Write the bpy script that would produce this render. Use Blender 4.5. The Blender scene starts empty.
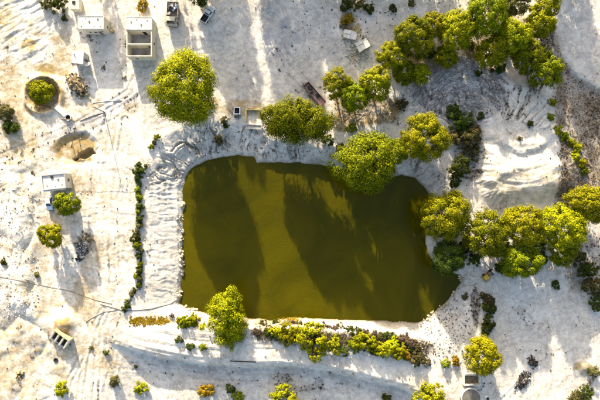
import bpy, math, random
import numpy as np
from mathutils import Vector, Matrix

# ------------------------------------------------------------------ camera, sky, sun, exposure
scene = bpy.context.scene
CAM_H = 112.0                    # drone height; 24 mm lens on a 36 mm sensor -> 168 m across
M = 168.0 / 600.0                # metres per photo pixel on the ground plane
SUN_EL = math.radians(15.0)
SUN_X, SUN_Y = -0.235, 1.0       # direction towards the sun on the ground

cam_d = bpy.data.cameras.new('camera'); cam = bpy.data.objects.new('camera', cam_d)
scene.collection.objects.link(cam)
cam.location = (0, 0, CAM_H); cam.rotation_euler = (0, 0, 0)
cam_d.sensor_width = 36; cam_d.lens = 24; cam_d.clip_end = 3000; cam_d.clip_start = 0.5
scene.camera = cam

world = bpy.data.worlds.new('World'); scene.world = world; world.use_nodes = True
wn = world.node_tree.nodes; wl = world.node_tree.links
for n in list(wn): wn.remove(n)
sky = wn.new('ShaderNodeTexSky'); sky.sky_type = 'NISHITA'; sky.sun_disc = False
sky.sun_elevation = SUN_EL; sky.sun_rotation = math.atan2(SUN_X, SUN_Y) % (2 * math.pi)
sky.altitude = 100; sky.air_density = 0.9; sky.dust_density = 4.0; sky.ozone_density = 0.5
bg = wn.new('ShaderNodeBackground'); bg.inputs['Strength'].default_value = 0.125
wo = wn.new('ShaderNodeOutputWorld')
wl.new(sky.outputs[0], bg.inputs['Color']); wl.new(bg.outputs[0], wo.inputs['Surface'])

sd = bpy.data.lights.new('sun', 'SUN'); sd.energy = 4.8; sd.angle = math.radians(0.53); sd.color = (1.0, 0.88, 0.69)
sun = bpy.data.objects.new('sun', sd); scene.collection.objects.link(sun)
_h = math.hypot(SUN_X, SUN_Y)
S = Vector((SUN_X / _h * math.cos(SUN_EL), SUN_Y / _h * math.cos(SUN_EL), math.sin(SUN_EL)))
sun.rotation_euler = (-S).to_track_quat('-Z', 'Y').to_euler()
sun.location = (-20, 90, 60)

scene.view_settings.view_transform = 'Standard'; scene.view_settings.look = 'None'
scene.view_settings.gamma = 1.0; scene.view_settings.use_curve_mapping = False
scene.view_settings.exposure = 1.72

rng = np.random.default_rng(7); random.seed(7)

# ------------------------------------------------------------------ helpers
def link(o, parent=None):
    scene.collection.objects.link(o)
    if parent is not None: o.parent = parent
    return o
def tag(o, label=None, cat=None, group=None, kind=None):
    if label: o['label'] = label
    if cat: o['category'] = cat
    if group: o['group'] = group
    if kind: o['kind'] = kind
    return o
def empty(name, loc, rz=0.0):
    o = bpy.data.objects.new(name, None); o.empty_display_size = 0.5
    o.location = loc; o.rotation_euler = (0, 0, rz)
    return link(o)
def np_mesh(name, V, F, mat=None, smooth=False):
    """V (n,3) float, F (m,k) int"""
    V = np.asarray(V, np.float32); F = np.asarray(F, np.int32)
    me = bpy.data.meshes.new(name)
    me.vertices.add(len(V)); me.vertices.foreach_set('co', V.ravel())
    k = F.shape[1]
    me.loops.add(F.size); me.loops.foreach_set('vertex_index', F.ravel())
    me.polygons.add(len(F)); me.polygons.foreach_set('loop_start', np.arange(0, F.size, k, dtype=np.int32))
    me.update(calc_edges=True)
    if smooth: me.polygons.foreach_set('use_smooth', np.ones(len(F), bool))
    if mat: me.materials.append(mat)
    me.validate()
    return me

class MB:
    """collects shapes into one mesh"""
    def __init__(s): s.v = []; s.f = []
    def add(s, vs, fs):
        b = len(s.v); s.v += [tuple(v) for v in vs]; s.f += [tuple(i + b for i in f) for f in fs]; return s
    def box(s, x0, x1, y0, y1, z0, z1, taper=0.0):
        t = taper
        s.add([(x0, y0, z0), (x1, y0, z0), (x1, y1, z0), (x0, y1, z0),
               (x0 + t, y0 + t, z1), (x1 - t, y0 + t, z1), (x1 - t, y1 - t, z1), (x0 + t, y1 - t, z1)],
              [(3, 2, 1, 0), (4, 5, 6, 7), (0, 1, 5, 4), (1, 2, 6, 5), (2, 3, 7, 6), (3, 0, 4, 7)]); return s
    def hexa(s, b, t):
        s.add(list(b) + list(t), [(3, 2, 1, 0), (4, 5, 6, 7), (0, 1, 5, 4), (1, 2, 6, 5), (2, 3, 7, 6), (3, 0, 4, 7)]); return s
    def tube(s, pts, rad, n=8, cap=True):
        pts = [Vector(p) for p in pts]
        if not hasattr(rad, '__len__'): rad = [rad] * len(pts)
        b = len(s.v)
        for i, p in enumerate(pts):
            d = (pts[min(i + 1, len(pts) - 1)] - pts[max(i - 1, 0)]).normalized()
            a = d.cross(Vector((0, 0, 1))) if abs(d.z) < 0.9 else d.cross(Vector((1, 0, 0)))
            a.normalize(); c = d.cross(a)
            for k in range(n):
                t = 2 * math.pi * k / n
                s.v.append(tuple(p + (a * math.cos(t) + c * math.sin(t)) * rad[i]))
        for i in range(len(pts) - 1):
            for k in range(n):
                s.f.append((b + i * n + k, b + i * n + (k + 1) % n, b + (i + 1) * n + (k + 1) % n, b + (i + 1) * n + k))
        if cap:
            s.f.append(tuple(b + k for k in range(n))[::-1]); e = b + (len(pts) - 1) * n
            s.f.append(tuple(e + k for k in range(n)))
        return s
    def lathe(s, prof, n=24, c=(0, 0, 0)):
        b = len(s.v)
        for r, z in prof:
            for k in range(n):
                t = 2 * math.pi * k / n
                s.v.append((c[0] + r * math.cos(t), c[1] + r * math.sin(t), c[2] + z))
        for i in range(len(prof) - 1):
            for k in range(n):
                s.f.append((b + i * n + k, b + i * n + (k + 1) % n, b + (i + 1) * n + (k + 1) % n, b + (i + 1) * n + k))
        s.f.append(tuple(b + k for k in range(n))[::-1]); e = b + (len(prof) - 1) * n
        s.f.append(tuple(e + k for k in range(n)))
        return s
    def chunk(s, c, sx, sy, sz, rz=0.0, jit=0.25):
        """an uneven lump with a broken outline: 14 corners"""
        base = [(x, y, z) for x in (-1, 1) for y in (-1, 1) for z in (-1, 1)]
        vs = []
        for x, y, z in base:
            x = x * (1 + random.uniform(-jit, jit)) * sx / 2; y = y * (1 + random.uniform(-jit, jit)) * sy / 2
            z = z * (1 + random.uniform(-jit, jit)) * sz / 2
            vs.append((c[0] + x * math.cos(rz) - y * math.sin(rz), c[1] + x * math.sin(rz) + y * math.cos(rz), c[2] + z))
        s.add(vs, [(0, 1, 3, 2), (4, 6, 7, 5), (0, 4, 5, 1), (2, 3, 7, 6), (0, 2, 6, 4), (1, 5, 7, 3)]); return s
    def mesh(s, name, mat, smooth=False):
        me = bpy.data.meshes.new(name); me.from_pydata(s.v, [], s.f); me.update()
        if smooth: me.polygons.foreach_set('use_smooth', np.ones(len(me.polygons), bool))
        me.materials.append(mat); return me
    def build(s, name, mat, parent=None, smooth=False, bevel=0.0):
        o = bpy.data.objects.new(name, s.mesh(name, mat, smooth)); link(o, parent)
        if bevel:
            m = o.modifiers.new('bevel', 'BEVEL'); m.width = bevel; m.segments = 2; m.limit_method = 'ANGLE'
        return o

# ------------------------------------------------------------------ materials
def new_mat(name):
    m = bpy.data.materials.new(name); m.use_nodes = True
    nt = m.node_tree; nt.nodes.clear()
    out = nt.nodes.new('ShaderNodeOutputMaterial'); p = nt.nodes.new('ShaderNodeBsdfPrincipled')
    nt.links.new(p.outputs[0], out.inputs['Surface'])
    return m, nt, p, out
def noise(nt, scale, detail=4, rough=0.55, coord=None, dist=0.0):
    n = nt.nodes.new('ShaderNodeTexNoise'); n.inputs['Scale'].default_value = scale
    n.inputs['Detail'].default_value = detail; n.inputs['Roughness'].default_value = rough
    n.inputs['Distortion'].default_value = dist
    if coord is not None: nt.links.new(coord, n.inputs['Vector'])
    return n
def ramp(nt, fac, a, b, lo=0.35, hi=0.65):
    r = nt.nodes.new('ShaderNodeMapRange'); r.inputs['From Min'].default_value = lo; r.inputs['From Max'].default_value = hi
    r.inputs['To Min'].default_value = a; r.inputs['To Max'].default_value = b
    nt.links.new(fac, r.inputs['Value']); return r.outputs[0]
def mixc(nt, fac, a, b, mode='MIX'):
    m = nt.nodes.new('ShaderNodeMix'); m.data_type = 'RGBA'; m.blend_type = mode
    if isinstance(fac, (int, float)): m.inputs[0].default_value = fac
    else: nt.links.new(fac, m.inputs[0])
    for i, c in ((6, a), (7, b)):
        if isinstance(c, tuple): m.inputs[i].default_value = (*c, 1)
        else: nt.links.new(c, m.inputs[i])
    return m.outputs[2]
def bump(nt, p, h, dist, strength=0.6):
    b = nt.nodes.new('ShaderNodeBump'); b.inputs['Distance'].default_value = dist; b.inputs['Strength'].default_value = strength
    nt.links.new(h, b.inputs['Height']); nt.links.new(b.outputs[0], p.inputs['Normal'])
def worn(name, c, c2, scale=1.2, rough=0.8, metal=0.0, bmp=0.02, spec=0.3):
    """a plain surface colour with blotches of a second one"""
    m, nt, p, o = new_mat(name)
    tc = nt.nodes.new('ShaderNodeTexCoord')
    n = noise(nt, scale, 6, 0.65, tc.outputs['Object'])
    col = mixc(nt, ramp(nt, n.outputs['Fac'], 0, 1, 0.42, 0.68), c, c2)
    nt.links.new(col, p.inputs['Base Color']); p.inputs['Roughness'].default_value = rough
    p.inputs['Metallic'].default_value = metal; p.inputs['Specular IOR Level'].default_value = spec
    if bmp:
        n2 = noise(nt, scale * 9, 5, 0.6, tc.outputs['Object']); bump(nt, p, n2.outputs['Fac'], bmp)
    return m
def leaf_mat(name, c_lo, c_hi, trans=0.35):
    m, nt, p, out = new_mat(name)
    g = nt.nodes.new('ShaderNodeNewGeometry')
    oi = nt.nodes.new('ShaderNodeObjectInfo')
    col = mixc(nt, g.outputs['Random Per Island'], c_lo, c_hi)
    hs = nt.nodes.new('ShaderNodeHueSaturation')
    nt.links.new(ramp(nt, oi.outputs['Random'], 0.484, 0.512, 0, 1), hs.inputs['Hue'])
    nt.links.new(ramp(nt, oi.outputs['Random'], 0.75, 1.2, 0, 1), hs.inputs['Value'])
    nt.links.new(col, hs.inputs['Color']); c = hs.outputs[0]
    nt.links.new(c, p.inputs['Base Color']); p.inputs['Roughness'].default_value = 0.75
    p.inputs['Specular IOR Level'].default_value = 0.08
    t = nt.nodes.new('ShaderNodeBsdfTranslucent')
    nt.links.new(mixc(nt, 0.5, c, (0.30, 0.32, 0.01)), t.inputs['Color'])
    mx = nt.nodes.new('ShaderNodeMixShader'); mx.inputs[0].default_value = trans * 0.6
    nt.links.new(p.outputs[0], mx.inputs[1]); nt.links.new(t.outputs[0], mx.inputs[2])
    nt.links.new(mx.outputs[0], out.inputs['Surface'])
    return m

LEAF = {
    'lime':   leaf_mat('leaf_lime',   (0.055, 0.080, 0.002), (0.385, 0.362, 0.002)),
    'green':  leaf_mat('leaf_green',  (0.025, 0.052, 0.002), (0.275, 0.292, 0.002)),
    'dark':   leaf_mat('leaf_dark',   (0.020, 0.036, 0.004), (0.065, 0.085, 0.007), 0.25),
    'yellow': leaf_mat('leaf_yellow', (0.150, 0.170, 0.002), (0.420, 0.415, 0.003)),
    'orange': leaf_mat('leaf_orange', (0.180, 0.095, 0.006), (0.300, 0.190, 0.008)),
    'brown':  leaf_mat('leaf_brown',  (0.055, 0.038, 0.022), (0.150, 0.105, 0.060), 0.1),
    'olive':  leaf_mat('leaf_olive',  (0.055, 0.052, 0.016), (0.120, 0.105, 0.030), 0.2),
    'straw2': leaf_mat('leaf_golden', (0.200, 0.130, 0.006), (0.360, 0.250, 0.012), 0.15),
    'straw':  leaf_mat('leaf_straw',  (0.170, 0.120, 0.055), (0.330, 0.250, 0.120), 0.15),
}
BARK = worn('bark', (0.11, 0.085, 0.06), (0.06, 0.045, 0.03), 3.0, 0.95)
PLASTER = worn('pale_plaster', (0.60, 0.56, 0.46), (0.46, 0.41, 0.30), 0.9, 0.9)
ROOFW = worn('white_roof', (0.66, 0.63, 0.56), (0.49, 0.44, 0.35), 0.9, 0.85)
CONC = worn('concrete', (0.50, 0.48, 0.44), (0.36, 0.34, 0.31), 1.1, 0.9)
OCHREW = worn('ochre_block', (0.50, 0.40, 0.20), (0.36, 0.26, 0.11), 1.4, 0.92)
DARK = worn('dark_opening', (0.012, 0.012, 0.012), (0.03, 0.027, 0.025), 2, 0.9)
NEARBLACK = worn('near_black', (0.02, 0.018, 0.016), (0.05, 0.04, 0.03), 2, 0.95)  # black of rubbish, and the painted shade on the kiln bay floors
FLOORC = worn('dusty_floor', (0.33, 0.32, 0.31), (0.20, 0.19, 0.18), 0.9, 0.95)
WOOD = worn('grey_wood', (0.20, 0.16, 0.12), (0.12, 0.09, 0.07), 3, 0.9)
STEEL = worn('dull_steel', (0.30, 0.30, 0.30), (0.20, 0.16, 0.12), 4, 0.55, 0.5)
WHITEP = worn('white_paint', (0.78, 0.79, 0.80), (0.70, 0.70, 0.69), 2, 0.3, 0, 0, 0.5)
BLUEP = worn('pale_blue_paint', (0.55, 0.66, 0.80), (0.48, 0.58, 0.72), 2, 0.3, 0, 0, 0.5)
CREAMP = worn('cream_paint', (0.58, 0.52, 0.40), (0.40, 0.33, 0.24), 3, 0.5)
REDP = worn('rust_red_paint', (0.20, 0.085, 0.065), (0.13, 0.06, 0.045), 3, 0.6)
PINKW = worn('faded_pink_boards', (0.60, 0.44, 0.38), (0.42, 0.28, 0.23), 3, 0.85)
SUNLITY = worn('sunlit_yellow', (0.62, 0.42, 0.05), (0.45, 0.28, 0.04), 3, 0.5)  # yellow of sunlit sand, used on the added pump
GLASS = worn('dark_glass', (0.012, 0.016, 0.022), (0.02, 0.024, 0.03), 1, 0.08, 0, 0, 0.6)
BLACKP = worn('black_plastic', (0.014, 0.014, 0.015), (0.03, 0.03, 0.03), 3, 0.5)
RUBBER = worn('rubber', (0.018, 0.018, 0.018), (0.035, 0.032, 0.03), 4, 0.85)
LAMP = worn('lamp_lens', (0.75, 0.75, 0.72), (0.65, 0.65, 0.62), 3, 0.1, 0, 0, 0.6)
TAIL = worn('tail_lens', (0.35, 0.02, 0.015), (0.28, 0.015, 0.01), 3, 0.2, 0, 0, 0.5)
STONE = worn('pale_stone', (0.58, 0.53, 0.45), (0.40, 0.35, 0.28), 2.0, 0.95, 0, 0.03)
DSTONE = worn('dark_stone', (0.13, 0.12, 0.11), (0.07, 0.065, 0.06), 2.0, 0.95, 0, 0.03)
OCHREW2 = worn('ochre_stone', (0.50, 0.43, 0.31), (0.36, 0.29, 0.19), 1.6, 0.95, 0, 0.03)
RUBBLE = worn('brown_rubble', (0.26, 0.19, 0.10), (0.12, 0.085, 0.05), 1.5, 0.95, 0, 0.03)

# ------------------------------------------------------------------ noise for the terrain
def _hash(ix, iy, seed):
    h = (ix.astype(np.int64) * 374761393 + iy.astype(np.int64) * 668265263 + seed * 1442695041) & 0xFFFFFFFF
    h = ((h ^ (h >> 13)) * 1274126177) & 0xFFFFFFFF
    return ((h ^ (h >> 16)) & 0xFFFF) / 65535.0
def vnoise(x, y, seed=0):
    ix = np.floor(x); iy = np.floor(y); fx = x - ix; fy = y - iy
    fx = fx * fx * fx * (fx * (fx * 6 - 15) + 10); fy = fy * fy * fy * (fy * (fy * 6 - 15) + 10)
    a = _hash(ix, iy, seed); b = _hash(ix + 1, iy, seed); c = _hash(ix, iy + 1, seed); d = _hash(ix + 1, iy + 1, seed)
    return (a + (b - a) * fx) * (1 - fy) + (c + (d - c) * fx) * fy
def fbm(x, y, scale, octv=4, seed=0, gain=0.5):
    t = 0; amp = 1; n = 0
    for i in range(octv):
        c, s_ = math.cos(0.6 * i), math.sin(0.6 * i)
        t = t + amp * (vnoise((x * c - y * s_) / scale, (x * s_ + y * c) / scale, seed + i * 17) * 2 - 1)
        n += amp; amp *= gain; scale *= 0.5
    return t / n
def sm(x, a, b):
    t = np.clip((x - a) / (b - a), 0, 1); return t * t * (3 - 2 * t)
def poly_sd(u, v, poly):
    """signed distance (outside positive) and position along the outline, pixels"""
    P = np.array(poly, float); Q = np.roll(P, -1, 0)
    best = np.full(u.shape, 1e9); along = np.zeros(u.shape); inside = np.zeros(u.shape, bool); acc = 0.0
    for (x0, y0), (x1, y1) in zip(P, Q):
        dx, dy = x1 - x0, y1 - y0; L2 = dx * dx + dy * dy; L = math.sqrt(L2)
        t = np.clip(((u - x0) * dx + (v - y0) * dy) / L2, 0, 1)
        d = np.hypot(u - x0 - t * dx, v - y0 - t * dy)
        m = d < best; best = np.where(m, d, best); along = np.where(m, acc + t * L, along); acc += L
        if abs(dy) > 1e-9:
            cr = ((y0 > v) != (y1 > v)) & (u < (x1 - x0) * (v - y0) / dy + x0); inside ^= cr
    return np.where(inside, -best, best), along
def line_d(u, v, pts):
    best = np.full(u.shape, 1e9); side = np.zeros(u.shape)
    for (x0, y0), (x1, y1) in zip(pts[:-1], pts[1:]):
        dx, dy = x1 - x0, y1 - y0; L2 = dx * dx + dy * dy
        t = np.clip(((u - x0) * dx + (v - y0) * dy) / L2, 0, 1)
        d = np.hypot(u - x0 - t * dx, v - y0 - t * dy)
        m = d < best; best = np.where(m, d, best)
        side = np.where(m, np.sign((u - x0) * dy - (v - y0) * dx), side)
    return best, side
def blob(u, v, cu, cv, ru, rv=None, rot=0.0, wob=0.18, seed=3):
    """1 inside, 0 outside, uneven edge"""
    rv = rv or ru; a = math.radians(rot); du, dv = u - cu, v - cv
    x = (du * math.cos(a) + dv * math.sin(a)) / ru; y = (-du * math.sin(a) + dv * math.cos(a)) / rv
    r = np.hypot(x, y) + wob * fbm(u, v, max(ru, rv) * 0.6, 3, seed)
    return r

# ------------------------------------------------------------------ terrain (u, v = photo pixels projected on z = 0)
WATER_Z = -2.5
POND_PX = [(183,192),(186,177),(194,167),(208,160),(222,157),(238,155),(254,157),(257,163),(275,162),(300,163),(320,165),
           (336,168),(348,176),(365,182),(390,178),(402,175),(415,178),(423,186),(432,197),(433,212),(427,226),(425,240),(427,254),
           (437,266),(450,271),(458,275),(461,281),(456,290),(449,298),(440,307),(428,317),(418,322),(400,322),(370,321),
           (335,319),(300,318),(270,320),(250,318),(230,316),(205,312),(188,308),(180,303),(182,282),(184,262),(182,240),(183,215)]
k_w = (CAM_H - WATER_Z) / CAM_H
POND = [(300 + (a - 300) * k_w, 200 + (b - 200) * k_w) for a, b in POND_PX]
MOUND = [(480,82),(500,72),(530,80),(545,96),(551,115),(560,131),(572,150),(580,170),(575,188),(555,198),(520,203),(498,206),
         (484,199),(476,182),(478,155),(481,130),(476,105)]
BERM = [(100,333),(112,343),(140,353),(170,360),(200,365),(250,367),(300,367),(340,372),(380,381),(410,390),(430,402),(445,430)]

def terrain(u, v):
    d, s = poly_sd(u + 1.3 * fbm(u, v, 9, 3, 301), v + 1.3 * fbm(u, v, 9, 3, 302), POND)
    # bank width round the pond
    W = 0; w = 0
    for cu, cv, bw in ((160,230,38),(160,290,34),(160,170,40),(200,140,42),(240,140,32),(290,150,22),(330,155,16),(380,165,14),(430,175,22),
                       (445,215,16),(450,262,14),(470,290,22),(450,315,26),(380,328,8),(300,326,7),(220,320,7),(185,318,9)):
        g = 1.0 / (((u - cu) ** 2 + (v - cv) ** 2) ** 1.5 + 60); W = W + g * bw; w = w + g
    bw = W / w
    big = fbm(u, v, 90, 3, 11); mid = fbm(u, v, 22, 4, 23); fine = fbm(u, v, 6, 3, 41, 0.6)
    T = 0.35 * big + 0.13 * mid
    # south embankment: the land beyond it lies lower
    vb = np.interp(u, [p[0] for p in BERM], [p[1] for p in BERM])
    m_b = sm(u, 100, 150) * (1 - sm(u, 425, 465))
    e = v - vb + 3.0 * fbm(u, v, 18, 3, 5)
    T = T - 2.9 * sm(e, -1, 7) * m_b
    T = T + m_b * (1 - sm(e, -6, 0)) * sm(v, 318, 332) * (0.5 + 0.26 * fbm((v - vb) * 7.0 + 6 * fbm(u, v, 60, 3, 77), u * 0.35, 34, 3, 78) * sm(u, 115, 150) * (1 - sm(u, 330, 400)))
    # spoil mound, with a stepped crescent face
    dm, _ = poly_sd(u + 3 * fbm(u, v, 25, 3, 6), v + 3 * fbm(u, v, 25, 3, 8), MOUND)
    on = 1 - sm(dm, -15, 7)
    dm2, sm_ = poly_sd(u, v, MOUND); gv = fbm(sm_, dm2 * 0.25, 6, 3, 411)
    T = T - 1.1 * np.exp(-((dm2 + 3) / 8.0) ** 2) * np.abs(gv) * on
    ang = np.arctan2(v - 165, u - 492); rr = np.hypot(u - 492, v - 165); fan = sm(rr, 40, 56) * (1 - sm(rr, 96, 112)) * (v < 130) * sm(u, 405, 425) * (1 - sm(u, 540, 552))
    rid = fbm(ang * 75 + 5 * fbm(u, v, 18, 2, 412), rr * 0.22, 7, 3, 413)
    T = T + fan * (0.75 * np.abs(rid) - 0.2)
    T = T + 2.2 * on + 0.35 * on * fbm(u, v, 24, 4, 31)
    cr = blob(u, v, 517, 128, 29, 27, 0, 0.10, 13)
    T = T + on * 0.16 * fbm(cr * 60, np.arctan2(v - 128, u - 517) * 6, 9, 3, 415) * sm(v, 120, 150)
    T = T + on * (0.42 * (1 - sm(cr + .12 * fbm(u, v, 12, 3, 416), 0.84, 1.06)) - 0.25 * np.exp(-((cr - 1.12) / 0.12) ** 2)) * sm(v, 130, 146)
    for cu, cv, ru, hh in ((499,173,6,0.45),(488,182,6,0.4),(512,168,8,0.35),(551,167,6,0.4),(540,180,12,0.3)):
        T = T + hh * np.exp(-(((u - cu) / ru) ** 2 + ((v - cv) / (ru * .8)) ** 2))
    # eroded hummocks down the left side
    hum = (1 - sm(u, 30, 48)) * sm(v, 165, 200) * (1 - sm(v, 300, 330))
    T = T + hum * (1.5 * np.abs(fbm(u * 1.3, v * .7, 26, 3, 51, .42)) + 0.8 * np.exp(-((u - 14 - 0.09 * (v - 190)) / 9) ** 2))
    hum2 = (1 - sm(u, 50, 80)) * sm(v, 285, 320)
    T = T + hum2 * 0.7 * np.abs(fbm(u * .8 + v * .5, v * .7 - u * .5, 20, 3, 61, .4))
    drift = (1 - sm(u, 38, 58)) * (1 - sm(v, 45, 75))
    a = (u * 0.5 + v * 0.86); b = (u * 0.86 - v * 0.5)
    T = T + drift * 0.5 * np.abs(fbm(a * 2.6, b * 0.6, 22, 4, 71))
    T = T + 0.5 * np.exp(-(((v - (160 + 0.3 * (40 - u))) / 9) ** 2)) * (1 - sm(u, 25, 55)) * (0.5 + np.abs(fbm(u, v, 15, 3, 81)))
    # top right: smooth raised pan with a rim
    rim, sd_ = line_d(u, v, [(560,-30),(556,0),(553,30),(561,58),(578,78),(604,92),(640,100)])
    side = np.where(sd_ > 0, -rim, rim)
    T = T + 0.8 * sm(-side, -6, 5) + 0.25 * np.exp(-(rim / 4) ** 2)
    T = T - 0.35 * sm(u, 552, 566) * (1 - sm(v, 170, 230)) * sm(v, 60, 95)
    # ring pit, excavation, heaps
    r = np.hypot(u - 44, v - 95)
    T = T - 1.8 * (1 - sm(r, 9, 16)) + 0.65 * np.exp(-((r - 18.5) / 2.6) ** 2) * (1 - 0.8 * np.exp(-(((u - 57) / 6) ** 2 + ((v - 107) / 6) ** 2)))
    pit = blob(u, v, 78, 151, 23, 18, 0, 0.22, 9)
    T = T - 0.65 * (1 - sm(pit, 0.72, 1.08))
    hole = blob(u, v, 84, 155, 9.5, 4.5, -18, 0.6, 19)
    T = T - 1.7 * (1 - sm(hole, 0.75, 1.02))
    for cu, cv, ru, hh in ((66,323,9,1.5),(78,88,11,0.8),(582,366,7,0.8),(355,40,12,0.6),(122,40,6,0.1),(486,277,5,0.3)):
        T = T + hh * np.exp(-(((u - cu) / ru) ** 2 + ((v - cv) / ru) ** 2))
    # wheel tracks
    for pts, wd, dep in (([(-30,182),(30,155),(70,138),(105,120),(140,98),(190,62)], 7, .08), ([(-30,170),(35,143),(80,124),(130,92),(150,50),(152,-30)], 5, .07),
                     ([(118,105),(108,160),(100,220),(104,300)], 6, .12), ([(126,120),(118,180),(112,250),(112,300),(90,360),(86,430)], 6, .13),
                     ([(110,110),(98,160),(92,220),(98,320),(96,430)], 5, .10), ([(104,430),(102,380),(108,340),(124,300)], 4, .12),
                     ([(80,160),(84,230),(90,300),(78,430)], 5, .08), ([(255,0),(262,50),(270,95)], 6, .06), ([(275,50),(285,75),(300,90)], 5, .08),
                     ([(285,30),(295,70),(312,88)], 7, .07), ([(110,365),(200,382),(300,384),(400,402)], 6, .09), ([(555,380),(545,340),(520,310),(500,290)], 6, .07),
                     ([(505,400),(530,372),(560,352),(600,330)], 5, .07), ([(165,60),(230,45),(300,40)], 5, .05), ([(60,430),(70,380),(88,340),(104,310)], 5, .12), ([(114,430),(108,385),(116,345)], 5, .10), ([(-20,200),(40,175),(95,150)], 4, .07),
                     ([(128,330),(122,260),(126,190),(134,140),(150,110)], 4, .10), ([(150,362),(240,376),(330,379),(420,395)], 5, .10), ([(160,90),(158,50),(150,0)], 5, .07), ([(185,60),(240,80),(262,92)], 5, .06),
                     ([(305,20),(292,55),(300,80)], 6, .08), ([(270,15),(280,45),(300,72)], 5, .08), ([(560,300),(540,330),(505,345)], 5, .07), ([(520,395),(545,330),(550,290)], 5, .06)):
        dd, _ = line_d(u + 2 * fbm(u, v, 40, 2, 91), v + 2 * fbm(u, v, 40, 2, 92), pts)
        dep = dep * np.clip(0.55 + 1.3 * fbm(u, v, 28, 3, 93 + wd), 0, 1.4)
        T = T - dep * (np.exp(-((dd - wd / 2) / 1.3) ** 2)) + dep * 0.55 * np.exp(-((dd - wd / 2 - 2.6) / 1.2) ** 2)
    # debris ground between the trees
    deb = (1 - sm(blob(u, v, 455, 95, 48, 42, 0, 0.2, 3), 0.75, 1.1))
    T = T + deb * 0.3 * np.abs(fbm(u, v, 9, 3, 101))
    # pond bank
    t = np.clip(d / bw, 0, 1)
    prof = np.where(t < 0.12, t / 0.12 * 0.22, 0.22 + 0.78 * sm(t, 0.02, 1.0) ** 0.8)
    prof = np.clip(prof, 0, 1)
    gul = fbm(s + 5 * fbm(u, v, 14, 2, 7), d * 0.16, 7.5, 3, 15); gul2 = fbm(s + 3 * fbm(u, v, 9, 2, 4), d * 0.22, 3.2, 2, 16)
    gm = np.clip(t * (1 - t) * 4, 0, 1) * sm(bw, 9, 22) * (1 - 0.72 * sm(v, 180, 205) * (u < 230))
    lip = (1 - sm(t, 0.9, 1.12)) * sm(t, 0.5, 0.95) * sm(bw, 20, 30)
    z = (WATER_Z - 0.05) + (T - WATER_Z + 0.05) * prof
    z = z - gm * (0.95 * np.abs(gul) + 0.5 * np.abs(gul2)) + gm * 0.25 - gm * (0.60 * np.exp(-(gul / 0.07) ** 2) + 0.3 * np.exp(-(gul2 / 0.08) ** 2)) * (1 - sm(v, 178, 196)) + 0.25 * lip * np.abs(gul)
    tz = z + 0.16 * fbm(u, v, 45, 2, 401); fr = (tz / 0.46) % 1.0
    z = z + gm * 0.15 * (sm(fr, 0.55, 0.95) - fr) * np.clip(1.1 + 1.6 * fbm(u, v, 26, 2, 402), 0.1, 1.6)
    z = np.where(d < 0, WATER_Z - 0.05 - 1.6 * sm(-d, 0, 14), z)
    z = z + (fine * 0.035 + 0.018 * fbm(u, v, 2.6, 2, 501)) * sm(d, -1, 4)
    far = np.maximum(sm(np.abs(u - 300), 330, 420), sm(np.abs(v - 200), 230, 320))
    z = z * (1 - far)
    masks = dict(fan=fan, rid=rid, gv=gv, dm2=dm2, gul=gul, gul2=gul2, gm=gm, d=d, t=t, on=on, deb=deb, pit=pit, ringr=r, side=side, e=e, mb=m_b, hum=hum, hum2=hum2, drift=drift, mid=mid, big=big, bw=bw)
    return z, masks

step = 0.8
def axis(lo, hi):
    a = list(np.arange(lo, hi + 1e-6, step)); g = 2.0; L = [a[0]]; R = [a[-1]]
    while R[-1] < hi + 2400: R.append(R[-1] + g); L.append(L[-1] - g); g *= 1.32
    return np.array(L[:0:-1] + a + R[1:])
au = axis(-24, 624); av = axis(-24, 424)
U, V = np.meshgrid(au, av)
Zg, K = terrain(U, V)
def ZT(u, v):
    """terrain height at ground pixel (u, v)"""
    i = int(np.clip(np.searchsorted(au, u) - 1, 0, len(au) - 2)); j = int(np.clip(np.searchsorted(av, v) - 1, 0, len(av) - 2))
    a = (u - au[i]) / (au[i + 1] - au[i]); b = (v - av[j]) / (av[j + 1] - av[j])
    return float((Zg[j, i] * (1 - a) + Zg[j, i + 1] * a) * (1 - b) + (Zg[j + 1, i] * (1 - a) + Zg[j + 1, i + 1] * a) * b)
def at(px, py, up=0.0):
    """point of the terrain whose point 'up' metres above shows at photo pixel (px, py)"""
    u, v = px, py
    for _ in range(4):
        z = ZT(u, v); k = (CAM_H - z - up) / CAM_H; u = 300 + (px - 300) * k; v = 200 + (py - 200) * k
    return Vector(((u - 300) * M, (200 - v) * M, ZT(u, v)))
def low(x, y, r):
    """lowest terrain height on a ring of radius r (so that bases do not hover)"""
    u, v = x / M + 300, 200 - y / M
    return min(ZT(u + r / M * math.cos(a), v + r / M * math.sin(a)) for a in np.linspace(0, 6.28, 9))
def gz(x, y): return ZT(x / M + 300, 200 - y / M)

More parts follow.
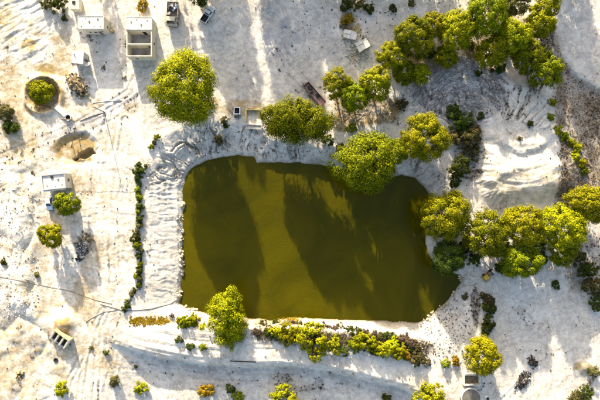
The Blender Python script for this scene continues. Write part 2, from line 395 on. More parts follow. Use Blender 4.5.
# ground tones: ochre earth, brown scrub litter, painted crack shade, plain grey, wet mud
n1 = fbm(U, V, 30, 4, 201); n2 = fbm(U, V, 11, 4, 202); n3 = fbm(U, V, 5, 3, 203)
def soft(r, a=0.7, b=1.05): return 1 - sm(r, a, b)
ochre = np.zeros_like(U)
for cu, cv, ru, rv, rot, k in ((31,46,12,8,0,.75),(36,32,9,6,0,.3),(50,70,26,7,10,.6),(10,70,14,8,0,.45),(78,151,24,20,0,1.0),(64,325,11,12,0,.95),(43,95,23,23,0,.9),
                            (5,18,16,10,20,.5),(10,122,16,16,0,.5),(28,385,26,28,0,.3),(20,362,14,20,0,.4),(40,258,10,30,0,.3),(350,24,14,11,30,1.0),(385,108,18,14,0,1.0),(345,112,14,16,0,.9),(356,40,16,13,35,.35),
                            (240,108,30,9,0,.5),(362,112,36,16,0,1.0),(472,52,14,10,0,.7),(583,368,10,8,0,.5),(545,180,12,9,0,.3),(487,277,6,6,0,.9),(340,120,14,16,0,.6),
                            (535,392,24,14,0,.15),(20,30,22,9,-25,.4),(60,45,12,10,0,.25),(20,90,18,14,0,.35),(5,150,20,8,-20,.3),(30,205,10,22,0,.25),(50,300,16,12,0,.35),(12,330,18,18,0,.35),(45,350,14,12,0,.3),(60,372,10,10,0,.35),(128,110,14,7,-25,.3),(110,140,10,22,0,.22),(100,190,12,20,0,.15),(30,285,8,12,0,.4),(112,28,4,8,0,.5),(128,33,3,22,0,.4),(213,105,12,9,0,.55),(437,55,34,16,0,.8),(500,30,40,22,0,.45),(555,270,14,8,0,.2)):
    ochre = np.maximum(ochre, min(1.1, 1.35 * k) * np.clip(.85 + .7 * n2, 0, 1.2) * soft(blob(U, V, cu, cv, ru, rv, rot, 0.35, 33 + int(cu)), 0.6, 1.1))
strip = np.exp(-((V - (320 + 0.03 * (U - 133))) / 4.0) ** 2) * sm(U, 128, 140) * (1 - sm(U, 300, 330))
ochre = np.maximum(ochre, 0.85 * strip * (0.6 + 0.4 * n3))
ochre = np.maximum(ochre, 0.3 * K['on'] * sm(V, 160, 175) * np.clip(n1 + .5, 0, 1) * sm(U, 470, 480) * (1 - sm(U, 560, 580)))
# trampled tan dirt in streaks over the western yard
st1 = fbm(U * .45 + V * .9, V * .35 - U * .9, 34, 5, 210, .6); st2 = fbm(U, V, 7, 4, 211, .65)
west = (1 - sm(U, 85, 150)) * np.clip(.55 + .9 * st1, 0, 1)
ochre = np.maximum(ochre, west * np.clip(.28 + 1.1 * st1 + .5 * st2, 0, .62))
ochre = np.maximum(ochre, .45 * np.clip(2.2 * (st2 - .12), 0, 1) * (1 - sm(U, 55, 90)))
ochre = np.maximum(ochre, .30 * np.clip(2.0 * (st2 - .15), 0, 1) * sm(V, 325, 345) * (U < 460))
ochre = np.clip(ochre, 0, 1)
brown = sm(U, 549, 560) * sm(V, 20, 45) * (1 - sm(V, 195, 240)) * (1 - sm(-K['side'], -4, 2)) * (0.88 + 0.45 * n2)
brown = np.maximum(brown, 0.8 * soft(blob(U, V, 590, 262, 24, 34, 30, 0.3, 12)) * (0.6 + 0.5 * n2))
brown = np.maximum(brown, 0.75 * soft(blob(U, V, 545, 52, 7, 34, 8, 0.3, 12)))
brown = np.maximum(brown, 0.62 * soft(blob(U, V, 498, 108, 9, 26, -12, 0.5, 15)) * (0.55 + 0.6 * n2))
brown = np.maximum(brown, 0.6 * soft(blob(U, V, 375, 112, 40, 16, 5, 0.4, 25)) * np.clip(0.1 + 0.9 * n2, 0, 1))
brown = np.maximum(brown, 0.75 * soft(blob(U, V, 470, 150, 16, 48, 0, 0.4, 26)) * (0.6 + 0.6 * n2))
brown = np.maximum(brown, 0.62 * soft(blob(U, V, 476, 305, 5, 24, 0, 0.35, 27)))
brown = np.maximum(brown, 0.9 * np.exp(-((V - (332 + 0.09 * (U - 255))) / 8.0) ** 2) * sm(U, 245, 262) * (1 - sm(U, 425, 440)))
brown = np.maximum(brown, 0.45 * soft(blob(U, V, 303, 388, 40, 10, 4, 0.45, 28)) * (0.5 + n2))
brown = np.maximum(brown, 0.55 * soft(blob(U, V, 335, 158, 26, 9, 0, 0.4, 29)) * (0.5 + n2))
brown = np.maximum(brown, 0.5 * soft(blob(U, V, 425, 178, 16, 14, 0, 0.4, 30)) * (0.5 + n2))
brown = np.maximum(brown, 0.5 * soft(blob(U, V, 84, 246, 10, 14, 0, 0.4, 44)))
grey = 0.35 * K['deb'] + 0.5 * soft(blob(U, V, 270, 50, 90, 60, 0, 0.35, 40)) * (0.5 + n2) + 0.35 * sm(-K['side'], -3, 5) * (1 - sm(U, 585, 600))
grey = np.maximum(grey, 0.40 * sm(K['e'], 0, 9) * K['mb'] * (0.6 + 0.7 * n2))
grey = np.maximum(grey, 0.22 * sm(U, 470, 520) * sm(V, 265, 290) * (0.6 + 0.7 * n1))
grey = np.maximum(grey, 0.75 * soft(blob(U, V, 282, 38, 26, 24, 0, 0.5, 47)) * np.clip(.8 + n2, 0, 1))
grey = np.maximum(grey, 0.30 * soft(blob(U, V, 300, 60, 18, 40, -20, 0.4, 42)))
for pts_, wd_, k_ in (([(-30,178),(30,150),(75,131),(110,113),(140,96)], 12, .85), ([(104,430),(100,370),(104,330),(112,300)], 9, .35), ([(-5,160),(40,140)], 6, .4)):
    dd_, _ = line_d(U, V, pts_); grey = np.maximum(grey, k_ * np.exp(-(dd_ / wd_) ** 2) * np.clip(.75 + n2, 0, 1))
for cu, cv, ru, rv in ((92,31,17,9),(140,38,18,26),(58,184,17,11),(79,59,9,9),(172,14,13,15),(61,337,13,11),(472,385,13,14),(238,112,8,8),(355,40,18,14),(315,94,14,14)):
    brown = np.maximum(brown, .42 * soft(blob(U, V, cu, cv, ru, rv, 0, .5, 50 + cu), .7, 1.15) * np.clip(.35 + 1.6 * st2, 0, 1))
brown = np.maximum(brown, .55 * np.clip(3.0 * (st2 - .30), 0, 1) * np.maximum(1 - sm(U, 30, 60), .5 * sm(V, 360, 375)))
for pts_, k_ in (([(-30,182),(30,155),(70,138),(105,120),(140,98)], .55), ([(-30,170),(35,143),(80,124),(130,92)], .4), ([(126,120),(118,180),(112,250),(112,300),(90,360),(86,430)], .3), ([(110,110),(98,160),(92,220),(98,320),(96,430)], .3), ([(104,430),(102,380),(108,340),(124,300)], .35),
                  ([(275,50),(285,75),(300,90)], .35), ([(285,30),(295,70),(312,88)], .35), ([(270,15),(280,45),(300,72)], .3), ([(110,365),(200,382),(300,384),(400,402)], .35), ([(555,380),(545,340),(520,310),(500,290)], .3), ([(505,400),(530,372),(560,352),(600,330)], .3)):
    dd_, _ = line_d(U + 2 * fbm(U, V, 40, 2, 91), V + 2 * fbm(U, V, 40, 2, 92), pts_)
    brown = np.maximum(brown, k_ * np.exp(-((dd_ - 3.2) / .9) ** 2) * np.clip(.6 + 1.2 * n2, 0, 1))
brown = np.maximum(brown, .6 * np.exp(-((K['ringr'] - 16.5) / 1.8) ** 2) * np.clip(.6 + n3, 0, 1))
grey = np.clip(grey + 0.15 * (K['t'] < 1) * (K['bw'] > 14), 0, 1)
brown = np.maximum(brown, 0.95 * np.clip(K['gm'] * 1.6, 0, 1) * sm(K['bw'], 12, 20) * np.exp(-(K['gul'] / 0.10) ** 2) * (V < 185) * np.clip(.6 + n2, 0, 1))  # paints shade into the north bank cracks
brown = np.maximum(brown, 0.8 * np.clip(K['gm'] * 1.6, 0, 1) * sm(K['bw'], 12, 20) * np.exp(-(K['gul2'] / 0.09) ** 2) * (V < 190) * np.clip(.4 + n2, 0, 1))  # finer gullies darkened with the same painted shade
brown = np.maximum(brown, 0.8 * K['fan'] * np.exp(-(K['rid'] / 0.10) ** 2) * np.clip(.7 + n2, 0, 1))
brown = np.maximum(brown, 0.5 * K['on'] * np.exp(-((K['dm2'] + 3) / 4) ** 2) * np.exp(-(K['gv'] / .1) ** 2))
wet = np.where(K['d'] < 0, 1.0, 0.85 * np.exp(-np.maximum(K['d'] - 0.4, 0) / (2.0 + 1.6 * n3)))
mixv = np.stack([np.clip(ochre, 0, 1), np.clip(brown, 0, 1), np.clip(grey, 0, 1), np.clip(wet, 0, 1)], -1).astype(np.float32)

nv, nu = U.shape
VV = np.stack([(U - 300) * M, (200 - V) * M, Zg], -1).reshape(-1, 3)
idx = np.arange(nv * nu).reshape(nv, nu)
FF = np.stack([idx[1:, :-1], idx[1:, 1:], idx[:-1, 1:], idx[:-1, :-1]], -1).reshape(-1, 4)

gm_, nt, p, out = new_mat('pale_sand')
geo = nt.nodes.new('ShaderNodeNewGeometry'); pos = geo.outputs['Position']
att = nt.nodes.new('ShaderNodeAttribute'); att.attribute_name = 'soil'; att.attribute_type = 'GEOMETRY'
sep = nt.nodes.new('ShaderNodeSeparateColor'); nt.links.new(att.outputs['Color'], sep.inputs[0])
na = noise(nt, 0.10, 7, 0.62, pos); nb = noise(nt, 0.7, 6, 0.65, pos); nc = noise(nt, 3.2, 4, 0.6, pos, 0.4)
sand = mixc(nt, ramp(nt, na.outputs['Fac'], 0, 1, 0.40, 0.62), (0.700, 0.655, 0.575), (0.600, 0.548, 0.460))
sand = mixc(nt, ramp(nt, nb.outputs['Fac'], 0, 0.75, 0.46, 0.70), sand, (0.43, 0.378, 0.302))
# dirty smears and thin dark rivulets
nd = noise(nt, 0.22, 8, 0.72, pos, 1.6)
sand = mixc(nt, ramp(nt, nd.outputs['Fac'], 0, 0.7, 0.50, 0.66), sand, (0.41, 0.382, 0.338))
def veins(scale, dist, width, k):
    n_ = noise(nt, scale, 5, 0.6, pos, dist)
    a_ = nt.nodes.new('ShaderNodeMath'); a_.operation = 'SUBTRACT'; a_.inputs[1].default_value = 0.5; nt.links.new(n_.outputs['Fac'], a_.inputs[0])
    b_ = nt.nodes.new('ShaderNodeMath'); b_.operation = 'ABSOLUTE'; nt.links.new(a_.outputs[0], b_.inputs[0])
    c_ = nt.nodes.new('ShaderNodeMath'); c_.operation = 'MULTIPLY'
    nt.links.new(ramp(nt, b_.outputs[0], k, 0, 0.0, width), c_.inputs[0]); nt.links.new(ramp(nt, na.outputs['Fac'], 0.15, 1, 0.42, 0.58), c_.inputs[1]); return c_.outputs[0]
sand = mixc(nt, veins(0.16, 0.8, 0.022, 0.75), sand, (0.27, 0.235, 0.185))
sand = mixc(nt, veins(0.45, 1.5, 0.03, 0.5), sand, (0.27, 0.235, 0.185))
def masked(ch, nz, k=0.35):
    a = nt.nodes.new('ShaderNodeMath'); a.operation = 'MULTIPLY_ADD'
    nt.links.new(ramp(nt, nz, -k, k, 0.3, 0.7), a.inputs[0]); a.inputs[1].default_value = 1.0; nt.links.new(ch, a.inputs[2])
    b = nt.nodes.new('ShaderNodeMath'); b.operation = 'MULTIPLY'; b.use_clamp = True
    nt.links.new(a.outputs[0], b.inputs[0]); nt.links.new(ramp(nt, ch, 0, 1, 0.02, 0.25), b.inputs[1])
    return b.outputs[0]
c = mixc(nt, masked(sep.outputs[2], nb.outputs['Fac']), sand, (0.36, 0.355, 0.35))
c = mixc(nt, masked(sep.outputs[0], nb.outputs['Fac']), c, (0.300, 0.215, 0.085))
brn = mixc(nt, ramp(nt, nc.outputs['Fac'], 0, 1, 0.35, 0.65), (0.250, 0.200, 0.145), (0.105, 0.080, 0.056))
c = mixc(nt, masked(sep.outputs[1], nc.outputs['Fac'], 0.3), c, brn)
# scattered dark grit
vo = nt.nodes.new('ShaderNodeTexVoronoi'); vo.inputs['Scale'].default_value = 1.3; vo.inputs['Randomness'].default_value = 1
nt.links.new(pos, vo.inputs['Vector'])
spk = nt.nodes.new('ShaderNodeMath'); spk.operation = 'MULTIPLY'
nt.links.new(ramp(nt, vo.outputs['Distance'], 1, 0, 0.06, 0.22), spk.inputs[0]); nt.links.new(ramp(nt, nb.outputs['Fac'], 0, 0.75, 0.5, 0.7), spk.inputs[1])
c = mixc(nt, spk.outputs[0], c, (0.17, 0.14, 0.10))
c = mixc(nt, att.outputs['Alpha'], c, (0.15, 0.125, 0.07))
nt.links.new(c, p.inputs['Base Color']); p.inputs['Roughness'].default_value = 0.95; p.inputs['Specular IOR Level'].default_value = 0.15
hsum = nt.nodes.new('ShaderNodeMath'); hsum.operation = 'MULTIPLY_ADD'; hsum.inputs[1].default_value = 0.35
nt.links.new(nc.outputs['Fac'], hsum.inputs[0]); nt.links.new(nb.outputs['Fac'], hsum.inputs[2])
bump(nt, p, hsum.outputs[0], 0.17, 0.75)
gme = np_mesh('ground', VV, FF, gm_, True)
at_ = gme.attributes.new('soil', 'FLOAT_COLOR', 'POINT'); at_.data.foreach_set('color', mixv.reshape(-1))
ground = link(bpy.data.objects.new('ground', gme)); tag(ground, 'pale sandy ground with banks, tracks and gullies', kind='structure')

# ------------------------------------------------------------------ water
wm, nt, p, out = new_mat('olive_water')
geo = nt.nodes.new('ShaderNodeNewGeometry')
nA = noise(nt, 0.045, 7, 0.62, geo.outputs['Position'], 1.2); nB = noise(nt, 1.1, 4, 0.6, geo.outputs['Position'])
nt.links.new(mixc(nt, ramp(nt, nA.outputs['Fac'], 0, 1, 0.38, 0.62), (0.072, 0.060, 0.0002), (0.046, 0.041, 0.0004)), p.inputs['Base Color'])
p.inputs['Roughness'].default_value = 0.12; p.inputs['IOR'].default_value = 1.33; p.inputs['Specular IOR Level'].default_value = 0.25
bump(nt, p, nB.outputs['Fac'], 0.10, 0.6)
cx, cy = 310, 240
ring = []
for (a, b), (a0, b0), (a1, b1) in zip(POND, POND[-1:] + POND[:-1], POND[1:] + POND[:1]):
    tx, ty = a1 - a0, b1 - b0; L = math.hypot(tx, ty); nx, ny = ty / L, -tx / L      # outward on this winding
    ring.append(((a + nx * 4 - 300) * M, (200 - (b + ny * 4)) * M, WATER_Z))
w = MB(); w.add(ring, [tuple(range(len(ring)))[::-1]])
water = w.build('pond_water', wm); tag(water, 'murky olive green pond water', kind='structure')

# ------------------------------------------------------------------ trees and shrubs
def unit(n, g):
    a = g.normal(size=(n, 3)); return a / np.linalg.norm(a, axis=1, keepdims=True)
def leaves(P, N, size, g):
    """one folded leaf spray (two triangles) per point, facing N"""
    n = len(P)
    t = np.cross(N, unit(n, g)); t /= np.linalg.norm(t, axis=1, keepdims=True) + 1e-9
    b = np.cross(N, t); sz = size * g.uniform(0.6, 1.35, (n, 1))
    a0 = P - t * sz * 0.5; a1 = P + b * sz * 0.36 - N * sz * 0.12; a2 = P + t * sz * 0.55; a3 = P - b * sz * 0.36 - N * sz * 0.12
    Vx = np.stack([a0, a3, a2, a1], 1).reshape(-1, 3)
    return Vx, np.arange(n * 4).reshape(n, 4)
def crown_points(g, R, Rz, nclump, per, rc_f=0.2, ragged=0.25, lobes=None, under=-0.72):
    """leaf positions and facing: clumps spread over an uneven dome, thinner inside"""
    D = unit(nclump * 4, g); fl = g.random(len(D)) < 0.35; D[fl, 2] = np.abs(D[fl, 2]); D = D[D[:, 2] > under][:nclump]
    ph = g.uniform(0, 6.28, 6)
    ang = np.arctan2(D[:, 1], D[:, 0])
    lump = 1 + ragged * (0.5 * np.sin(2 * ang + ph[0]) + 0.45 * np.sin(3 * ang + ph[1]) + 0.4 * np.sin(5 * ang + ph[2]) + 0.5 * np.sin(4 * D[:, 2] + 3 * ang + ph[3]))
    rad = lump * np.where(g.random(len(D)) < 0.72, g.uniform(0.74, 0.90, len(D)), g.uniform(0.35, 0.72, len(D)))
    C = D * rad[:, None] * np.array([R, R, Rz])
    if lobes is not None:
        k = g.integers(0, len(lobes), len(C)); LB = np.array(lobes)
        C = C * LB[k, 3:4] + LB[k, :3]
    rc = R * rc_f * g.uniform(0.45, 1.25, len(C)) * np.where(rad < 0.7, 0.9, 1.0)
    Ps, Ns = [], []
    for c_, r_, d_ in zip(C, rc, D):
        m = max(12, int(per * (r_ / (R * rc_f)) ** 2))
        q = unit(m, g); q[:, 2] = np.abs(q[:, 2]) * np.where(g.random(m) < 0.75, 1, -1)
        rr = g.uniform(0.45, 1.08, (m, 1))
        Ps.append(c_ + q * rr * r_ * np.array([1, 1, 0.8])); nn = 0.85 * q + 0.33 * unit(m, g) + 0.55 * d_
        Ns.append(nn / np.linalg.norm(nn, axis=1, keepdims=True))
    return np.concatenate(Ps), np.concatenate(Ns), C
def make_crown(name, g, R, Rz, nclump, per, leaf, mat, **kw):
    P_, N_, C_ = crown_points(g, R, Rz, nclump, per, **kw)
    Vx, Fx = leaves(P_, N_, leaf, g)
    return np_mesh(name, Vx, Fx, mat), C_
def make_trunk(name, H0, zc, R, g, C_):
    m = MB(); r0 = 0.028 * R + 0.10
    m.tube([(0, 0, -0.4), (0, 0, 0.25), (0.04 * R, 0.02 * R, zc * 0.45), (0.02 * R, 0, zc * 0.62)], [r0 * 1.9, r0 * 1.25, r0, r0 * .75], 9)
    sel = C_[g.permutation(len(C_))[:min(9, len(C_))]]
    for c_ in sel:
        a = Vector((0.03 * R, 0.01 * R, zc * float(g.uniform(0.38, 0.6)))); e = Vector((c_[0], c_[1], c_[2] + zc))
        md = a.lerp(e, 0.5) + Vector((0, 0, -0.08 * R))
        m.tube([a, md, e], [r0 * .6, r0 * .36, r0 * .12], 6)
    return m.mesh(name, BARK, True)

def tree(name, px, py, rpx, height, leafkind, label, cat='tree', group=None, seed=1, dens=1.0, ragged=0.13, ell=1.0, lobes=None, rc_f=0.19, leaf=None, off=False):
    g = np.random.default_rng(seed)
    zc = height * 0.53; Rz = height * 0.47
    b = at(px, py, zc)
    R = rpx * M * (CAM_H - zc - b.z) / CAM_H * 1.10
    t = empty(name, (b.x, b.y, low(b.x, b.y, 0.4)), float(g.uniform(0, 6.28)) if lobes is None else 0.0)
    tag(t, label, cat, group)
    leaf = leaf or (0.26 + 0.010 * R)
    n_cl = int(85 + 17 * R); per = int(dens * math.pi * R * R * 11.0 / (0.38 * leaf * leaf) / n_cl)
    me, C_ = make_crown('crown', g, R, Rz, n_cl, per, leaf, LEAF[leafkind], ragged=ragged, lobes=lobes, rc_f=rc_f)
    me.transform(Matrix.Translation((0, 0, zc)))
    if ell != 1.0: me.transform(Matrix.Diagonal((ell, 1 / ell, 1, 1)))
    co = bpy.data.objects.new('crown', me); link(co, t)
    to = bpy.data.objects.new('trunk', make_trunk('trunk', height, zc, R, g, C_)); link(to, t)
    return t

TREES = [
 # px, py, r, height, leaf, label
 (185, 90, 33, 14.5, 'lime', 'largest round lime green tree standing alone northwest of the pond', {}),
 (296, 121, 31, 13.5, 'green', 'broad green tree on the north bank above the pond', dict(ell=1.0, lobes=[(-5.0,0.7,-2.6,0.50),(-1.6,0.2,-1.2,0.66),(1.2,0.0,0.5,0.74),(4.6,-0.3,-0.4,0.60)])),
 (366, 163, 30, 12.5, 'green', 'big round green tree overhanging the north edge of the pond', {}),
 (423, 138, 23.5, 12.0, 'lime', 'lime green tree on the bank at the pond\'s northeast corner', {}),
 (395, 152, 13, 8.0, 'green', 'smaller green tree squeezed between two big trees on the north bank', {}),
 (336, 84, 14, 9.5, 'lime', 'thin yellowish tree beside the trailer, leftmost of its clump', dict(dens=.75)),
 (354, 97, 15, 9.0, 'green', 'green tree between the yellowish tree and the round tree near the trailer', dict(dens=.8)),
 (375, 84, 16, 10.0, 'lime', 'round lime tree northeast of the trailer with ochre ground below', {}),
 (391, 57, 14.5, 8.5, 'lime', 'round lime tree southeast of the ruined slabs', {}),
 (414, 38, 19, 11.0, 'green', 'tall green tree with a dark south side, west end of the northern grove', {}),
 (434, 27, 14, 8.5, 'lime', 'small lime tree tucked behind the grove\'s western tree', {}),
 (457, 31, 18.5, 10.5, 'lime', 'broad lime tree in the middle of the northern grove', {}),
 (485, 16, 20, 12.0, 'green', 'tall dense green tree in the northern grove touching the top edge', {}),
 (512, 37, 16, 10.0, 'lime', 'lime tree at the east side of the northern grove', {}),
 (491, 52, 15.5, 8.5, 'lime', 'low lime tree at the south edge of the northern grove by orange earth', {}),
 (514, 3, 13.5, 8.0, 'olive', 'dull olive tree at the top edge in the northern grove', {}),
 (545, 7, 13, 8.5, 'lime', 'lime tree at the top edge beside the smooth grey pan', {}),
 (539, 25, 13, 8.0, 'lime', 'small lime tree just below the one at the top edge by the pan', {}),
 (527, 56, 16, 8.0, 'green', 'green spiky tree at the north rim of the spoil mound', {}),
 (546, 71, 15.5, 8.5, 'green', 'dark based green tree at the northeast rim of the spoil mound', {}),
 (404, 73, 11.5, 6.0, 'green', 'small dark green tree under the grove beside the brush pile', {}),
 (420, 74, 10, 5.5, 'lime', 'little lime tree beside the dark small tree at the brush pile', {}),
 (446, 57, 11, 6.0, 'lime', 'little lime tree between the grove and the brush pile', {}),
 (445, 215, 24, 11.5, 'lime', 'big lime tree on the peninsula at the pond\'s east shore', {}),
 (486, 234, 22, 11.0, 'green', 'green tree second from the pond in the eastern row', {}),
 (521, 226, 20, 10.5, 'lime', 'lime tree in the eastern row just south of the spoil mound', {}),
 (520, 260, 18.5, 9.5, 'green', 'green tree on the south side of the eastern row by the added yellow pump', {}),
 (561, 228, 22, 11.0, 'lime', 'yellowish lime tree towards the right end of the eastern row', {}),
 (561, 253, 13, 8.0, 'green', 'small green tree at the southeast end of the eastern row', {}),
 (586, 203, 19, 10.5, 'lime', 'lime tree at the right edge of the picture beside the mound', {}),
 (448, 258, 17, 8.0, 'dark', 'dark green low tree at the water under the big peninsula tree', {}),
 (224, 321, 24, 10.0, 'lime', 'ragged tall lime tree on the south bank reaching over the water', dict(ragged=0.35, lobes=[(0.2,4.6,0.8,0.52),(-1.0,0.6,0,0.72),(2.8,-1.6,-0.6,0.62),(1.2,-4.2,-0.4,0.52),(0.8,1.4,0.4,0.66)])),
 (482, 356, 18, 8.0, 'yellow', 'bright yellow green tree beside the square tank', {}),
 (67, 204, 12, 6.5, 'green', 'round green tree hiding the corner of the parapet hut', {}),
 (51.5, 235, 12, 6.0, 'lime', 'compact round lime tree below the parapet hut', {}),
 (200, -5, 11, 7.0, 'dark', 'dark green tree at the top edge beside the pickup', {}),
 (41.5, 92, 11.5, 4.5, 'lime', 'round lime tree growing inside the ring shaped pit', {}),
]
for i, (px, py, r_, h_, lk, lab, kw) in enumerate(TREES):
    tree('tree', px, py, r_, h_, lk, lab, seed=100 + i, **kw)
# trees standing just north of the picture: their long shadows lie across the yard
NORTH = [(92,-42,9,8,'small outlying tree beyond the top edge above the shed'),(158,-58,11,14,'slim tree beyond the top edge above the lorry'),(197,-70,20,15.5,'broad tree beyond the top edge above the pickup'),
         (196,-118,20,16,'rear tree beyond the top edge above the pickup'),(262,-66,27,15.5,'widest tree beyond the top edge, its shadow on the bare yard'),(262,-122,24,16,'rear tree beyond the top edge behind the widest one'),
         (322,-62,24,11.0,'tree beyond the top edge above the ruined slabs'),(376,-66,28,10.5,'tree beyond the top edge above the shrubs'),(428,-58,24,10,'tree beyond the top edge above the northern grove'),(572,-62,24,14,'tree beyond the top edge above the grey pan')]
for i, (px, py, r_, h_, lab) in enumerate(NORTH):
    tree('tree', px, py, r_, h_, 'green', lab, group='trees north of the yard', seed=300 + i)

# shrubs: a few kinds, copied
def shrub_proto(kind, seed, leaf=0.24, n=34, per=34, Rz=0.75, ragged=0.3):
    g = np.random.default_rng(seed)
    me, C_ = make_crown('foliage', g, 1.0, Rz, n, per, leaf, LEAF[kind], ragged=ragged, rc_f=0.3 if n < 40 else 0.24 if n < 60 else 0.19, under=-0.2)
    me.transform(Matrix.Translation((0, 0, Rz * 0.45)))
    m = MB()
    for c_ in C_[:6]: m.tube([(0, 0, -0.15), (c_[0] * .5, c_[1] * .5, Rz * .35), (c_[0], c_[1], c_[2] + Rz * .45)], [.05, .035, .012], 5)
    return me, m.mesh('stems', BARK, True)
CLS = ((.23, 34, 34), (.155, 56, 48), (.10, 90, 66))       # leaf size against the radius, clumps, leaves per clump
PROTO = {(k, q, z): shrub_proto(k, 500 + 31 * i + q + 7 * z, CLS[z][0], CLS[z][1], CLS[z][2]) for i, k in enumerate(('lime', 'green', 'dark', 'yellow', 'orange', 'brown', 'olive')) for q in range(2) for z in range(3)}
_q = 0
def shrub(px, py, rpx, kind, label, group=None, hz=1.0, name='shrub'):
    global _q; _q += 1
    R = rpx * M; b = at(px, py, R * 0.5)
    t = empty(name, (b.x, b.y, low(b.x, b.y, R * 0.4)), random.uniform(0, 6.28)); tag(t, label, 'shrub', group)
    me, st = PROTO[(kind, _q % 2, 0 if rpx < 4.2 else 1 if rpx < 8 else 2)]
    sc = (R * 1.02, R * 1.02, R * hz)
    o = bpy.data.objects.new('foliage', me); link(o, t); o.scale = sc
    o = bpy.data.objects.new('stems', st); link(o, t); o.scale = sc
    return t
HEDGE = [(157,137,2.6),(154,142,3),(151,147,2.6),(146,166,3),(139,165,3.4),(137,171,4),(142,171,3.4),(138,178,3.2),(140,184,3),(137,190,3.4),(139,197,3.4),(140,206,3.6),
         (138,212,3.2),(140,219,3.4),(139,226,3.2),(136,232,3.4),(135,238,4.2),(137,245,4.2),(141,250,3.4),(139,257,3.2),(140,264,3.4),(139,271,3),(136,276,3),(140,279,3),
         (139,286,2.8),(135,290,2.6),(131,295,2.8),(127,300,1.8),(127,305,2.6),(124,309,2.4),(130,307,1.6)]
HEDGE_LINE = [(138,165),(139,205),(138,245),(140,265),(139,285),(130,296),(124,310)]
ORD = ['first', 'second', 'third', 'fourth', 'fifth', 'sixth', 'seventh', 'eighth', 'ninth', 'tenth', 'eleventh', 'twelfth', 'thirteenth', 'fourteenth', 'fifteenth', 'sixteenth']
for k, (px, py, r_) in enumerate(HEDGE):
    kd = random.choice(['dark', 'dark', 'green', 'olive']); n_ = ORD[k] + ' from the top' if k < 16 else ORD[len(HEDGE) - 1 - k] + ' from the bottom'
    shrub(px, py, r_ * random.uniform(.8, 1.3), kd, {'dark': 'dark green', 'green': 'green', 'olive': 'olive'}[kd] + ' shrub, ' + n_ + ' of the west bank row', 'shrub row on the west bank')
